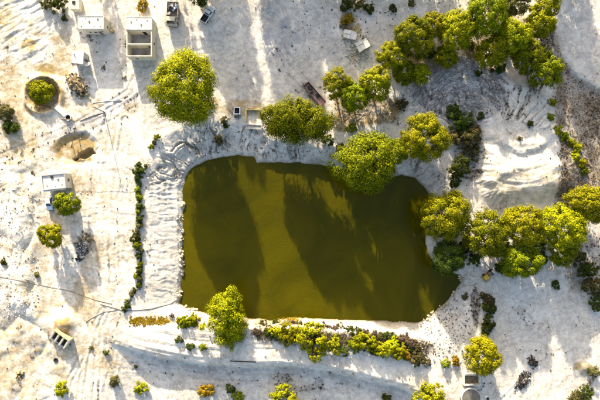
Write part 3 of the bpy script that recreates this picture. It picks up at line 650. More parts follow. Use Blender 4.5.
SHR = [
 (313,341,14.5,'lime','largest pale lime shrub in the south bank thicket'), (290,335,9,'lime','lime shrub left of the largest one in the south bank thicket'),
 (278,333,6,'yellow','yellow shrub at the left end of the south bank thicket'), (184,322,7,'green','green shrub left of the ragged tree on the south bank'),
 (192,321,6.5,'lime','lime shrub touching the ragged south bank tree'), (172,316,2.4,'brown','tiny brown shrub on the bank left of the ragged tree'),
 (179,340,4,'dark','dark little shrub on the striped slope, upper one'), (190,347,4,'dark','dark little shrub on the striped slope, middle one'),
 (203,347,4,'green','green little shrub on the striped slope under the ragged tree'),
 (334,346,7,'lime','lime shrub right of the largest one in the south bank thicket'), (345,352,4,'dark','dark shrub at the foot of the south bank thicket'),
 (356,344,7,'green','green shrub in the middle of the south bank thicket'), (367,342,8,'lime','lime shrub in the right half of the south bank thicket'),
 (375,352,4,'dark','bluish dark shrub below the right half of the thicket'), (384,350,8,'yellow','large yellow shrub in the right half of the thicket'),
 (392,345,6,'yellow','yellow shrub above the large yellow one in the thicket'), (399,352,7,'yellow','yellow shrub right of the large yellow one'),
 (406,355,4.5,'orange','orange shrub at the right end of the yellow ones'), (418,359,6,'olive','olive shrub at the right end of the south bank thicket'),
 (428,364,2.4,'brown','tiny brown shrub right of the south bank thicket'), (446,364,4.5,'green','green shrub on the slope left of the square tank'), (456,362,4.5,'orange','orange green shrub beside the yellow green tree'),
 (488,300,6,'olive','olive shrub, upper one of the column east of the path'), (490,308,6.5,'dark','dark shrub in the middle of the column east of the path'),
 (489,322,7,'dark','dark round shrub, lower one of the column east of the path'), (486,331,5,'dark','dark shrub touching the yellow green tree from above'),
 (62,389,7.5,'lime','lime shrub at the lower left by the rough ground'), (114,382,5.5,'olive','small olive shrub on the lower road'), (141,389,7,'lime','lime olive shrub at the bottom edge right of the road'),
 (207,391,7.5,'orange','orange lime shrub at the bottom edge below the ragged tree'), (230,389,5,'dark','dark shrub next to the orange one at the bottom edge'), (238,397,6,'green','green shrub cut by the bottom edge beside the dark one'),
 (286,401,15,'lime','wide lime shrub cut by the bottom edge at mid picture'), (432,398,15,'lime','wide lime shrub cut by the bottom edge left of the round tank'), (387,399,5,'dark','small dark shrub at the bottom edge between the wide lime ones'),
 (553,102,4,'lime','small lime shrub alone on the mound\'s northeast rim'), (551,117,4,'green','small green shrub below the lone lime one on the mound rim'), (558,130,5,'lime','lime shrub, upper of the rim row'),
 (564,136,5.5,'green','green shrub, second of the rim row'), (571,142,5,'lime','lime shrub, third of the rim row'), (577,148,5.5,'lime','lime shrub, fourth of the rim row'), (576,157,4.5,'yellow','yellow shrub, fifth of the rim row'),
 (582,163,5,'lime','lime shrub, sixth of the rim row'), (585,170,4.5,'green','green shrub, lowest of the rim row'),
 (460,167,11,'dark','dark green bush west of the spoil mound'), (455,181,6,'dark','dark bush below the one west of the spoil mound'), (468,138,13,'olive','wide dull olive bush at the mound\'s west foot'), (462,122,11,'dark','wide dark green bush above the olive one'),
 (455,112,8,'dark','dark bush at the top of the brush strip'), (473,152,8,'olive','olive bush at the mound\'s west edge'), (453,137,7,'brown','brown bush between pond corner and mound'),
 (586,268,10,'dark','dark bush at the right edge below the eastern row'), (594,287,10,'olive','olive bush at the right edge, lower one'), (579,256,7,'olive','olive bush right of the eastern row'), (598,303,8,'dark','dark bush at the right edge, lowest one'),
 (556,285,4.2,'dark','dark shrub alone on the pale ground below the eastern row'), (465,297,3.5,'olive','little olive shrub on the southeast bank'), (484,296,4,'olive','small olive shrub at the top of the path'),
 (468,246,8,'dark','dark undergrowth bush between the peninsula tree and the eastern row'), (474,258,8,'dark','dark undergrowth bush left of the added yellow pump'), (503,245,8,'dark','dark undergrowth bush in the middle of the eastern row'), (540,243,9,'dark','dark undergrowth bush between the lime trees of the eastern row'), (541,258,7,'dark','dark undergrowth bush at the south side of the eastern row'), (502,268,6,'dark','dark undergrowth bush right of the added yellow pump'), (578,228,8,'dark','dark undergrowth bush at the right end of the eastern row'), (540,218,7,'olive','olive undergrowth bush on the north side of the eastern row'), (500,66,6,'dark','dark undergrowth bush below the low lime tree of the grove'), (470,44,6,'olive','olive undergrowth bush inside the northern grove'), (528,30,7,'dark','dark undergrowth bush at the grove\'s east side'), (430,52,6,'dark','dark undergrowth bush below the grove\'s western tree'), (402,105,6,'olive','olive bush beside the ochre ground under the trees'),
 (346,5,6,'dark','dark shrub at the top edge above the ruined slabs'), (357,4,7,'olive','olive shrub at the top edge, middle of three'), (369,8,5,'dark','dark shrub at the top edge, right of three'), (348,20,5.5,'orange','orange dry shrub behind the ruined slabs'),
 (393,8,4,'dark','small dark shrub at the top edge above the grove'), (412,3,4,'olive','small olive shrub at the top edge near the grove'),
 (57,3,9,'dark','dark bush at the top edge beside the small tank'), (47,3,6,'olive','olive bush at the top edge, left one'), (142,6,6,'orange','orange dry shrub behind the roofless building'),
 (4,112,9,'olive','olive bush at the left edge by the road'), (10,127,7,'dark','dark bush at the left edge below the olive one'), (64,18,3,'dark','tiny dark shrub left of the flat roofed shed'),
 (500,71,3.2,'dark','dark shrub at the north edge of the mound, right one'), (478,73,3.4,'dark','dark shrub at the north edge of the mound, middle one'), (492,70,2.6,'dark','dark little shrub between the two at the mound\'s edge'),
 (481,116,4,'dark','dark shrub on the mound\'s west side'), (530,124,3.4,'dark','dark shrub alone in the middle of the mound'), (520,138,2.4,'olive','tiny olive shrub on the mound above the crescent'),
 (224,120,4,'olive','olive shrub on the north bank left of the pump box'), (218,140,5,'olive','olive shrub half way down the north bank'), (226,126,3,'dark','dark shrub under the pump box'),
 (208,103,3.5,'orange','orange dry shrub right of the largest tree'), (352,128,5,'green','green shrub left of the overhanging tree'), (328,140,6,'dark','dark shrub on the bank between the two green trees'), (340,148,5,'olive','olive shrub on the bank beside the overhanging tree'),
 (3,262,3,'dark','tiny dark shrub at the left edge'), (36,275,3,'olive','tiny olive shrub on the rough ground at left'), (106,353,2.6,'dark','tiny dark shrub on the lower road bank'),
 (136,367,2,'dark','tiny dark shrub in the ditch below the striped slope'), (91,348,2.2,'olive','tiny olive shrub right of the three bay kiln'), (594,372,6,'olive','olive shrub at the right edge by the yellow heap'), (586,394,8,'dark','dark scrubby bush in the lower right corner'), (575,397,6,'olive','olive scrubby bush left of the lower right corner'),
]
for px, py, r_, k_, lab in SHR: shrub(px, py, r_ * (1.22 if 270 < px < 425 and 325 < py < 365 else 1.05), k_, lab, hz=0.9)
DRY = [(257,333,5),(263,327,6),(270,333,6),(276,326,5),(284,327,5),(293,326,5),(300,327,5),(308,328,5),(316,329,5),(324,330,6),(333,331,6),(341,330,6),(349,332,6),(357,333,6),(366,334,5),(374,336,5),
       (382,337,5),(390,337,6),(396,341,6),(403,340,7),(411,344,7),(417,350,6),(409,350,5)]
ORD2 = ORD + ['seventeenth', 'eighteenth', 'nineteenth', 'twentieth', 'twenty first', 'twenty second', 'twenty third']
for k, (px, py, r_) in enumerate(DRY):
    kd = ['brown', 'dark', 'olive', 'brown', 'dark'][k * 7 % 5]
    shrub(px, py, r_ * .95, kd, {'brown': 'brown dry', 'dark': 'low dark green', 'olive': 'low olive'}[kd] + ' shrub, ' + ORD2[k] + ' from the left along the south shore', 'low shrubs along the south shore', hz=0.45)

# ------------------------------------------------------------------ buildings
def fit(px0, py0, px1, py1, h, base=None):
    """ground footprint of a flat topped thing whose top (h above ground) shows at the pixel box"""
    mid = at((px0 + px1) / 2, (py0 + py1) / 2, h); k = (CAM_H - mid.z - h) / CAM_H * M
    return mid, (px1 - px0) * k, (py1 - py0) * k
def zlow(c, w, d, rz=0.0):
    z = 9
    for x in np.linspace(-w / 2, w / 2, 4):
        for y in np.linspace(-d / 2, d / 2, 4):
            z = min(z, gz(c.x + x * math.cos(rz) - y * math.sin(rz), c.y + x * math.sin(rz) + y * math.cos(rz)))
    return z
def parapet(m, w, d, t, z0, z1):
    m.box(-w/2, w/2, -d/2, -d/2 + t, z0, z1); m.box(-w/2, w/2, d/2 - t, d/2, z0, z1)
    m.box(-w/2, -w/2 + t, -d/2 + t, d/2 - t, z0, z1); m.box(w/2 - t, w/2, -d/2 + t, d/2 - t, z0, z1)
def opening(t, x, y, z, w, h, face, kind):
    """a framed opening on a wall; face 's' or 'e'"""
    fr = MB(); pn = MB(); f = 0.07
    def bx(m, a0, a1, z0, z1, p0, p1):
        if face == 's': m.box(a0, a1, y - p1, y - p0, z0, z1)
        else: m.box(x + p0, x + p1, a0, a1, z0, z1)
    c_ = x if face == 's' else y
    bx(fr, c_ - w/2 - f, c_ + w/2 + f, z + h, z + h + f, 0.003, .06); bx(fr, c_ - w/2 - f, c_ - w/2, z, z + h, 0.003, .05); bx(fr, c_ + w/2, c_ + w/2 + f, z, z + h, 0.003, .05)
    if kind == 'window': bx(fr, c_ - w/2 - f, c_ + w/2 + f, z - f, z, 0.003, .10)
    bx(pn, c_ - w/2, c_ + w/2, z, z + h, 0.002, .025)
    o = pn.build(kind, GLASS if kind == 'window' else WOOD, t); fr.build('frame', CONC, o)
# flat roofed shed
c, w_, d_ = fit(77.5, 15.5, 103.5, 28.5, 4.0)
zb = zlow(c, w_, d_); t = empty('shed', (c.x, c.y, zb)); tag(t, 'flat roofed pale shed with parapet and small dark windows at the upper left', 'shed')
H = 3.7 + gz(c.x, c.y) - zb
m = MB(); m.box(-w_/2 + .06, w_/2 - .06, -d_/2 + .06, d_/2 - .06, -0.3, H); m.build('wall', PLASTER, t)
m = MB(); m.box(-w_/2, w_/2, -d_/2, d_/2, H + .002, H + .14); rf = m.build('roof', ROOFW, t)
m = MB(); parapet(m, w_, d_, .16, H + .142, H + .21); m.build('parapet', ROOFW, rf)
opening(t, -1.3, -d_/2 + .06, 1.5, .6, .5, 's', 'window'); opening(t, 0.1, -d_/2 + .06, 1.3, .7, .6, 's', 'window'); opening(t, 2.2, -d_/2 + .06, 1.9, .5, .5, 's', 'window')
opening(t, 1.35, -d_/2 + .06, 0.1, .9, 2.0, 's', 'door'); opening(t, w_/2 - .06, -0.4, 1.5, .6, .5, 'e', 'window')
m = MB(); m.tube([(-2.2, .5, H + .14), (-2.2, .5, H + .5)], .05, 8); m.build('vent_pipe', STEEL, rf)
b = at(113, 31); t = empty('oil_drum', b); tag(t, 'rusty drum standing at the corner of the flat roofed shed', 'drum')
m = MB(); m.lathe([(.42, -.1), (.42, .35), (.45, .38), (.42, .41), (.42, .75), (.45, .78), (.42, .81), (.42, 1.1), (.39, 1.1), (.39, 1.06)], 18); m.build('body', OCHREW, t, True)
m = MB(); m.lathe([(.385, 1.02), (.385, 1.055)], 18); m.build('lid', DARK, t)

def clutter(rf, pts, z):
    for k, (x, y, s_) in enumerate(pts):
        m = MB(); m.chunk((x, y, z + s_ * .2), s_, s_ * .7, s_ * .45, k * 1.3, .35); m.build('roof_stone' if k % 3 else 'rag', [WOOD, RUBBLE, CONC][k % 3], rf)
clutter(rf, ((-2.6, -1.0, .3), (1.9, .9, .35), (2.5, -.9, .25), (-.4, .2, .4), (.9, -1.1, .22), (-1.4, 1.1, .25)), H + .145)
# roofless building
c, w_, d_ = fit(126, 17, 151.5, 56, 3.4)
zb = zlow(c, w_, d_); t = empty('roofless_building', (c.x, c.y, zb)); tag(t, 'half roofless pale building with two open rooms below a white roof', 'building')
H = 3.2 + gz(c.x, c.y) - zb; T_ = .28
y0, y1 = -d_/2, d_/2; yr = y1 - d_ * .31; ym = y1 - d_ * .68
for (a0, a1, b0, b1) in ((-w_/2, w_/2, y1 - T_, y1), (-w_/2, w_/2, y0, y0 + T_), (-w_/2, -w_/2 + T_, y0 + T_, y1 - T_), (w_/2 - T_, w_/2, y0 + T_, y1 - T_),
                         (-w_/2 + T_, w_/2 - T_, yr - T_, yr), (-w_/2 + T_, w_/2 - T_, ym - T_/2, ym + T_/2)):
    m = MB(); m.box(a0, a1, b0, b1, -.3, H); m.build('wall', PLASTER, t)
m = MB(); m.box(-w_/2 - .1, w_/2 + .1, yr - .08, y1 + .1, H + .003, H + .15); rf = m.build('roof', ROOFW, t)
m = MB(); m.box(-w_/2 - .1, w_/2 + .1, y1 - .08, y1 + .1, H + .152, H + .22); m.box(-w_/2 - .1, -w_/2 + .06, yr, y1 - .08, H + .152, H + .2); m.build('parapet', ROOFW, rf)
clutter(rf, ((-2.1, y1 - 1.2, .3), (.6, y1 - 2.0, .35), (2.2, y1 - .8, .3), (-.6, y1 - .7, .22)), H + .152)
m = MB(); m.box(-w_/2 + T_, w_/2 - T_, ym + T_/2, yr - T_, -.1, .32 + gz(c.x, c.y) - zb); m.build('floor', FLOORC, t)
m = MB(); m.box(-w_/2 + T_, w_/2 - T_, y0 + T_, ym - T_/2, -.1, .25 + gz(c.x, c.y) - zb); m.build('floor', FLOORC, t)
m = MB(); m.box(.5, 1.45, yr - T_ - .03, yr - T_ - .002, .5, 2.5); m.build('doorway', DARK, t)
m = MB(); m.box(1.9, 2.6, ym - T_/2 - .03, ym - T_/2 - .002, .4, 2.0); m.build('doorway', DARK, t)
opening(t, w_/2, -1.2, 1.3, .7, .7, 'e', 'window'); opening(t, -1.2, y0, 1.3, .8, .7, 's', 'window')
for k, (x, y) in enumerate(((-2.4, y0 + 1.2), (-1.9, y0 + .8), (-2.5, y0 + .7), (.4, y0 + 1.6))):
    m = MB(); m.chunk((0, 0, .2), .8, .6, .5, k); o = m.build('broken_block', RUBBLE); o.location = (c.x + x, c.y + y, zb + .25 + gz(c.x, c.y) - zb)
    tag(o, 'broken brown block in the lower open room, ' + ['leftmost upper', 'second from the left', 'lowest left', 'rightmost'][k] + ' one', 'block', 'blocks in the roofless room')

# parapet hut
RZ = math.radians(6)
mid = at(53.2, 181.5, 3.3); w_, d_ = 6.4, 4.1
zb = zlow(mid, w_, d_, RZ); t = empty('hut', (mid.x, mid.y, zb), RZ); tag(t, 'small hut with sunken flat roof and parapet beside a round tree', 'hut')
H = 2.85 + gz(mid.x, mid.y) - zb
m = MB(); m.box(-w_/2 + .05, w_/2 - .05, -d_/2 + .05, d_/2 - .05, -.3, H); m.build('wall', PLASTER, t)
m = MB(); m.box(-w_/2, w_/2, -d_/2, d_/2, H + .002, H + .12); rf = m.build('roof', ROOFW, t)
m = MB(); parapet(m, w_, d_, .2, H + .122, H + .36); m.build('parapet', CONC, rf)
clutter(rf, ((1.2, .4, .35), (2.1, -1.0, .28), (-2.0, -.8, .3), (.3, -1.3, .22)), H + .122)
m = MB(); m.box(-.75, -.05, .95, 1.5, H + .122, H + .32); m.build('roof_hatch', DARK, rf)
m = MB(); m.box(-w_/2 - .05, w_/2 - .3, -d_/2 - .45, -d_/2 - .002, H - .05, H + .1); m.build('eave', ROOFW, rf)
opening(t, w_/2 - .05, 0.2, 1.3, .8, .8, 'e', 'window'); opening(t, .8, -d_/2 + .05, 0.1, .9, 2.0, 's', 'door')

# small block hut and dish
mid = at(77.5, 57, 2.6); w_, d_ = 3.1, 3.4
zb = zlow(mid, w_, d_); t = empty('hut', (mid.x, mid.y, zb), math.radians(-4)); tag(t, 'tiny white block hut below the flat roofed shed', 'hut')
H = 2.4 + gz(mid.x, mid.y) - zb
m = MB(); m.box(-w_/2 + .05, w_/2 - .05, -d_/2 + .05, d_/2 - .05, -.3, H); m.build('wall', PLASTER, t)
m = MB(); m.box(-w_/2, w_/2, -d_/2, d_/2, H + .002, H + .13); rf = m.build('roof', ROOFW, t)
m = MB(); m.tube([(-.9, .6, H + .12), (-.9, .6, H + .45)], .13, 10); m.build('vent_pipe', DARK, rf)
opening(t, w_/2 - .05, -.3, 0.1, .8, 1.9, 'e', 'door'); opening(t, -.4, -d_/2 + .05, 1.2, .6, .6, 's', 'window')
b = at(87.5, 64.5, 1.4); t = empty('satellite_dish', b, math.radians(200)); tag(t, 'white satellite dish on a post beside the tiny hut', 'dish')
m = MB(); m.tube([(0, 0, -.2), (0, 0, 1.2)], .05, 8); m.build('post', STEEL, t)
m = MB(); m.lathe([(.06, 0), (.35, .05), (.6, .14), (.72, .22), (.72, .24), (.58, .17), (.3, .08), (.05, .04)], 20)
o = m.build('reflector', WHITEP, t, True); o.location = (0, 0, 1.2); o.rotation_euler = (math.radians(28), 0, 0)
m = MB(); m.tube([(0, -.4, 1.3), (0, -.45, 1.75)], .02, 6); m.build('feed_arm', STEEL, t)

# small tank house at the top edge
mid = at(74, 3, 2.2); t = empty('water_tank', (mid.x, mid.y, zlow(mid, 2.6, 3.2))); tag(t, 'cream concrete tank with a dark hatch at the top edge', 'tank')
m = MB(); m.box(-1.25, 1.25, -1.5, 1.5, -.3, 2.1); m.build('wall', PLASTER, t)
m = MB(); m.box(-1.35, 1.35, -1.6, 1.6, 2.103, 2.25); m.build('lid', PLASTER, t)
m = MB(); m.box(-.45, .35, -.3, .55, 2.252, 2.36); h_ = m.build('hatch', DARK, t)
m = MB(); m.tube([(-.2, -.35, 2.4), (.2, -.35, 2.4)], .03, 6); m.build('handle', STEEL, h_)

# three bay kiln
mid = at(60.5, 338, 1.2); RZ = math.radians(-36)
zb = zlow(mid, 4.6, 2.6, RZ); t = empty('kiln', (mid.x, mid.y, zb), RZ); tag(t, 'ochre kiln with three dark open bays below a yellow earth heap', 'kiln')
H = 1.9 + gz(mid.x, mid.y) - zb
m = MB(); m.box(-2.5, 2.57, 1.0, 1.3, -.3, H + .06); m.build('back_wall', OCHREW, t)
for x in (-2.5, -.95, .6, 2.15):
    m = MB(); m.hexa([(x, -1.8, -.3), (x + .42, -1.8, -.3), (x + .42, .998, -.3), (x, .998, -.3)], [(x, -1.8, H * .75), (x + .42, -1.8, H * .75), (x + .42, .998, H), (x, .998, H)])
    m.build('dividing_wall', PLASTER, t)
for x in (-2.08, -.53, 1.02):
    m = MB(); m.box(x, x + 1.13, -1.7, .998, -.25, H - 1.3); m.build('shade_bed', NEARBLACK, t)  # dark bed paints the shade inside the deep bays
m = MB(); m.box(-2.4, 2.6, -2.15, -1.82, -.3, .7); m.build('front_kerb', CONC, t)

# ruined slabs
for px, py, w_, d_, h_, rz, lab in ((350, 34.5, 3.6, 2.2, 1.0, -12, 'smaller white ruined slab, upper left of the pair'), (363, 44.5, 3.6, 2.7, 1.3, 28, 'larger white ruined slab, lower right of the pair')):
    b = at(px, py, h_); R_ = math.radians(rz); zb = zlow(b, w_, d_, R_)
    t = empty('ruined_slab', (b.x, b.y, zb), R_); tag(t, lab, 'ruin', 'ruined slabs')
    hh = h_ + gz(b.x, b.y) - zb
    m = MB(); m.box(-w_/2 + .1, w_/2 - .1, -d_/2 + .1, d_/2 - .1, -.3, hh - .2); m.build('plinth', CONC, t)
    for x0, y0, x1, y1, q_ in ((-.5, -.5, .05, .08, 0), (.07, -.5, .5, .2, -.12), (-.5, .1, .05, .5, .08), (.08, .22, .42, .5, -.2)):      # cracked into pieces, each settled its own way
        a_, b_, c2, d2 = x0 * w_, y0 * d_, x1 * w_, y1 * d_; j_ = [random.uniform(-.16, .16) for _ in range(8)]
        m = MB(); z0 = hh - .198 + max(q_, 0)
        m.hexa([(a_ + j_[0], b_ + j_[1], z0), (c2 + j_[2], b_ + j_[3], z0), (c2 + j_[4], d2 + j_[5], z0), (a_ + j_[6], d2 + j_[7], z0)],
               [(a_ + j_[0], b_ + j_[1], z0 + .17 + j_[5] * .4), (c2 + j_[2], b_ + j_[3], z0 + .19 + q_ * .4), (c2 + j_[4], d2 + j_[5], z0 + .17), (a_ + j_[6], d2 + j_[7], z0 + .2 + j_[1] * .4)]); m.build('slab_piece', ROOFW, t)
    m = MB(); m.chunk((w_/2 + .3, -.2, .25), .7, .5, .6, .4); m.build('fallen_block', PLASTER, t)

# square basin, round tank, drum
mid = at(472, 380, 1.0); w_, d_ = 4.6, 3.1
zb = zlow(mid, w_, d_); t = empty('square_tank', (mid.x, mid.y, zb)); tag(t, 'open white walled square tank with dark inside below the yellow green tree', 'tank')
H = 1.2 + gz(mid.x, mid.y) - zb
m = MB(); m.box(-w_/2, w_/2, d_/2 - .28, d_/2, -.3, H); m.box(-w_/2, w_/2, -d_/2, -d_/2 + .28, -.3, H); m.box(-w_/2, -w_/2 + .28, -d_/2 + .28, d_/2 - .28, -.3, H); m.box(w_/2 - .28, w_/2, -d_/2 + .28, d_/2 - .28, -.3, H); m.build('wall', ROOFW, t)
m = MB(); m.box(-w_/2 + .28, w_/2 - .28, -d_/2 + .28, d_/2 - .28, -.25, .35); m.build('sludge', RUBBLE, t)
m = MB(); m.tube([(.8, -d_/2 - .5, .9), (.8, -.2, H + .05), (.8, .1, .6)], .07, 8); m.build('inlet_pipe', STEEL, t)
mid = at(471, 398, 1.2); t = empty('round_tank', (mid.x, mid.y, low(mid.x, mid.y, 2.8))); tag(t, 'round brown grey tank cut by the bottom edge below the square tank', 'tank')
m = MB(); m.lathe([(2.75, -.4), (2.75, 1.5), (2.5, 1.5), (2.5, 1.38)], 40); m.build('wall', CONC, t)
m = MB(); m.lathe([(2.5, 1.0), (2.5, 1.44)], 40); m.build('scum', worn('tank_scum', (.17, .15, .12), (.11, .10, .08), .8, .9), t)
m = MB(); m.lathe([(2.755, 1.1), (2.8, 1.12), (2.8, 1.2), (2.755, 1.22)], 40); m.build('hoop', STEEL, t)
b = at(487, 398, .5); t = empty('drum', b); tag(t, 'black drum with pale rim standing right of the round tank', 'drum')
m = MB(); m.lathe([(.5, -.1), (.52, .3), (.5, .33), (.52, .65), (.5, .95)], 20); m.build('body', WHITEP, t, True)
m = MB(); m.lathe([(.44, .952), (.44, .99), (.1, 1.02)], 20); m.build('lid', BLACKP, t)

# pump box and low walls on the north bank
mid = at(237, 110.5, 1.2); t = empty('pump_box', (mid.x, mid.y, zlow(mid, 1.9, 2.1))); tag(t, 'white open topped box with black inside on the north bank', 'box')
H = 1.4
m = MB(); parapet(m, 1.75, 2.0, .2, -.3, H); m.build('wall', WHITEP, t)
m = MB(); m.box(-.67, .67, -.79, .79, -.2, .5); m.build('sump', DARK, t)
m = MB(); m.box(-.5, .1, -.35, .3, .502, 1.05); e_ = m.build('pump', BLACKP, t)
m = MB(); m.tube([(.25, -.1, .6), (.3, -.7, 1.5), (.3, -2.2, .2)], .09, 8); m.build('suction_hose', BLACKP, e_)
b = at(254, 114); t = empty('low_wall', (b.x, b.y, zlow(b, 4.5, 2.6))); tag(t, 'low ochre walls of an unfinished room right of the white box', 'wall')
for a0, a1, b0, b1 in ((-2.3, 2.3, 1.0, 1.28), (-2.3, -2.02, -2.0, .998), (2.02, 2.3, -1.2, .998)):
    m = MB(); m.box(a0, a1, b0, b1, -.4, .75); m.build('wall_section', OCHREW, t)
b = at(254, 127); t = empty('concrete_trough', (b.x, b.y, zlow(b, 4.4, 1.2)), math.radians(-4)); tag(t, 'grey concrete trough on the north bank by the broad green tree', 'trough')
m = MB(); parapet(m, 4.4, 1.3, .18, -.4, .75); m.build('wall', CONC, t)
m = MB(); m.box(-2.02, 2.02, -.47, .47, -.4, .6); m.build('floor', FLOORC, t)

# ------------------------------------------------------------------ well hoist, pole, pipes
b = at(70, 121); t = empty('well_hoist', b, math.radians(-4)); tag(t, 'wooden well hoist with two posts above the ochre pit', 'well')
for x in (-1.1, 1.1):
    m = MB(); m.tube([(x, 0, -.4), (x * .97, 0, 2.4)], .13, 8); m.build('post', WOOD, t)
m = MB(); m.tube([(-1.6, 0, 2.5), (1.6, 0, 2.5)], .12, 8); m.build('cross_beam', WOOD, t)
m = MB(); m.lathe([(.12, -.1), (.34, -.08), (.28, 0), (.34, .08), (.12, .1)], 16); o = m.build('pulley', STEEL, t); o.location = (0, 0, 2.05); o.rotation_euler = (math.pi/2, 0, math.pi/2)
m = MB(); m.lathe([(.95, -.3), (.95, .5), (.7, .5), (.7, .1)], 20); o = m.build('well_ring', CONC, t); o.location = (-.4, .9, 0)
m = MB(); m.lathe([(.69, .0), (.69, .12)], 20); w2 = m.build('well_hole', DARK, t); w2.location = (-.4, .9, 0)
def ground_line(pts_px, up, n=16):
    out = []
    for (x0, y0), (x1, y1) in zip(pts_px[:-1], pts_px[1:]):
        for k in range(n):
            f = k / n; q = at(x0 + (x1 - x0) * f, y0 + (y1 - y0) * f); q.z += up; out.append(q)
    q = at(*pts_px[-1]); q.z += up; out.append(q); return out
m = MB()
ln = ground_line([(57, 107), (67, 116)], .1, 6); a, b2 = ln[0], ln[-1]
m.hexa([(a.x - .45, a.y - .4, a.z), (b2.x - .45, b2.y - .4, b2.z), (b2.x + .45, b2.y + .4, b2.z), (a.x + .45, a.y + .4, a.z)],
       [(a.x - .45, a.y - .4, a.z + .5), (b2.x - .45, b2.y - .4, b2.z + .5), (b2.x + .45, b2.y + .4, b2.z + .5), (a.x + .45, a.y + .4, a.z + .5)])
o = m.build('water_channel', ROOFW); tag(o, 'white concrete channel between the ring pit and the well', 'channel')
b = at(104.5, 112); t = empty('utility_pole', b); tag(t, 'thin wooden pole casting a long line of shadow left of the pond', 'pole')
m = MB(); m.tube([(0, 0, -.5), (0, 0, 6.2)], [.15, .10], 10); m.build('pole', WOOD, t)
m = MB(); m.box(-.55, .55, -.06, .06, 5.8, 5.93); ca = m.build('cross_arm', WOOD, t)
for x in (-.45, .45):
    m = MB(); m.lathe([(.04, 5.93), (.06, 5.98), (.06, 6.05), (.03, 6.1)], 8, (x, 0, 0)); m.build('insulator', WHITEP, ca)
def pipe(pts, r_, mat, name, label, cat, up=None):
    m = MB(); m.tube(ground_line(pts, r_ * .6 if up is None else up, 14), r_, 7); o = m.build(name, mat, None, True); return tag(o, label, cat)
pipe([(80, 121), (92, 116), (104, 112.5)], .10, WOOD, 'pipe', 'dark pipe running from the well to the thin pole', 'pipe')
pipe([(93, 103), (108, 101), (123, 101)], .07, STEEL, 'pipe', 'thin dark pipe above the thin pole', 'pipe')
pipe([(-4, 276), (22, 281), (45, 286), (70, 291), (95, 300), (112, 304)], .06, WOOD, 'hose', 'long black hose crossing the sandy yard at left', 'hose')
pipe([(100, 304), (125, 311), (150, 309), (170, 304), (178, 299)], .09, WOOD, 'hose', 'black hose running along the southwest bank into the pond', 'hose')
pipe([(86, 322), (92, 318), (104, 312), (118, 310)], .06, WOOD, 'hose', 'curved black hose right of the kiln', 'hose')
pipe([(230, 361), (243, 361.5), (256, 362)], .14, NEARBLACK, 'pipe', 'dark pipe lying along the embankment below the ragged tree', 'pipe')
b = at(56, 360); m = MB(); m.lathe([(.35, .0), (.62, .02), (.66, .14), (.62, .27), (.35, .28), (.30, .14)], 20); o = m.build('tyre', RUBBER, None, True); o.location = (b.x, b.y, gz(b.x, b.y) - .03); tag(o, 'black tyre lying flat below the kiln', 'tyre')

# ------------------------------------------------------------------ vehicles (nose towards +y)
def wheel(t, x, y, r_, wd):
    m = MB(); m.lathe([(r_ * .62, -wd/2), (r_ * .95, -wd/2), (r_, -wd*.35), (r_, wd*.35), (r_ * .95, wd/2), (r_ * .62, wd/2)], 20)
    o = m.build('wheel', RUBBER, t, True); o.location = (x, y, r_); o.rotation_euler = (0, math.pi/2, 0)
    m = MB(); m.lathe([(r_ * .6, -wd*.45), (r_ * .6, wd*.45), (r_ * .15, wd*.52)], 16); m.build('rim', STEEL, o, True)
def body_loft(m, secs):
    """secs: (y, half width, z bottom, z top, inset at top)"""
    b = len(m.v)
    for y, hw, z0, z1, ins in secs:
        m.v += [(-hw, y, z0), (hw, y, z0), (hw, y, z0 + (z1 - z0) * .55), (hw - ins, y, z1), (-hw + ins, y, z1), (-hw, y, z0 + (z1 - z0) * .55)]
    for i in range(len(secs) - 1):
        for k in range(6):
            m.f.append((b + i*6 + k, b + i*6 + (k+1) % 6, b + (i+1)*6 + (k+1) % 6, b + (i+1)*6 + k))
    m.f.append(tuple(b + k for k in range(6))); e = b + (len(secs) - 1) * 6; m.f.append(tuple(e + k for k in range(6))[::-1])
def cabin(t, y0, y1, yr0, yr1, hw, zb, zt, paint, prefix=''):
    """greenhouse: glass body with painted roof and pillars"""
    ins = .17
    B = [(-hw, y0, zb), (hw, y0, zb), (hw, y1, zb), (-hw, y1, zb)]; Tt = [(-hw + ins, yr0, zt), (hw - ins, yr0, zt), (hw - ins, yr1, zt), (-hw + ins, yr1, zt)]
    m = MB(); m.hexa([(x * .985, y, z) for x, y, z in B], [(x * .985, y, z) for x, y, z in Tt]); cb = m.build('cabin', paint, t)
    m = MB(); m.box(-hw + ins - .02, hw - ins + .02, yr0 - .02, yr1 + .02, zt + .002, zt + .07, .05); m.build('roof', paint, cb)
    def pane(name, q, n):
        q = [Vector(a) for a in q]; c_ = sum(q, Vector()) / 4; n = Vector(n) * .012
        q = [c_ + (a - c_) * .86 + n for a in q]; m = MB(); m.hexa([tuple(a - n * .8) for a in q], [tuple(a) for a in q]); m.build(name, GLASS, cb)
    pane('windscreen', [B[3], B[2], Tt[2], Tt[3]], (0, 1, .7)); pane('rear_window', [B[1], B[0], Tt[0], Tt[1]], (0, -1, .4))
    pane('side_window', [B[2], B[1], Tt[1], Tt[2]], (1, 0, .2)); pane('side_window', [B[0], B[3], Tt[3], Tt[0]], (-1, 0, .2))
    return cb
def lamps(t, hw, yf, yb, z):
    for s_ in (-1, 1):
        m = MB(); m.box(s_ * hw - .2 if s_ > 0 else -hw, hw if s_ > 0 else -hw + .2, yf, yf + .05, z, z + .17); m.build('headlight', LAMP, t)
        m = MB(); m.box(s_ * hw - .12 if s_ > 0 else -hw, hw if s_ > 0 else -hw + .12, yb - .04, yb, z, z + .3); m.build('tail_light', TAIL, t)
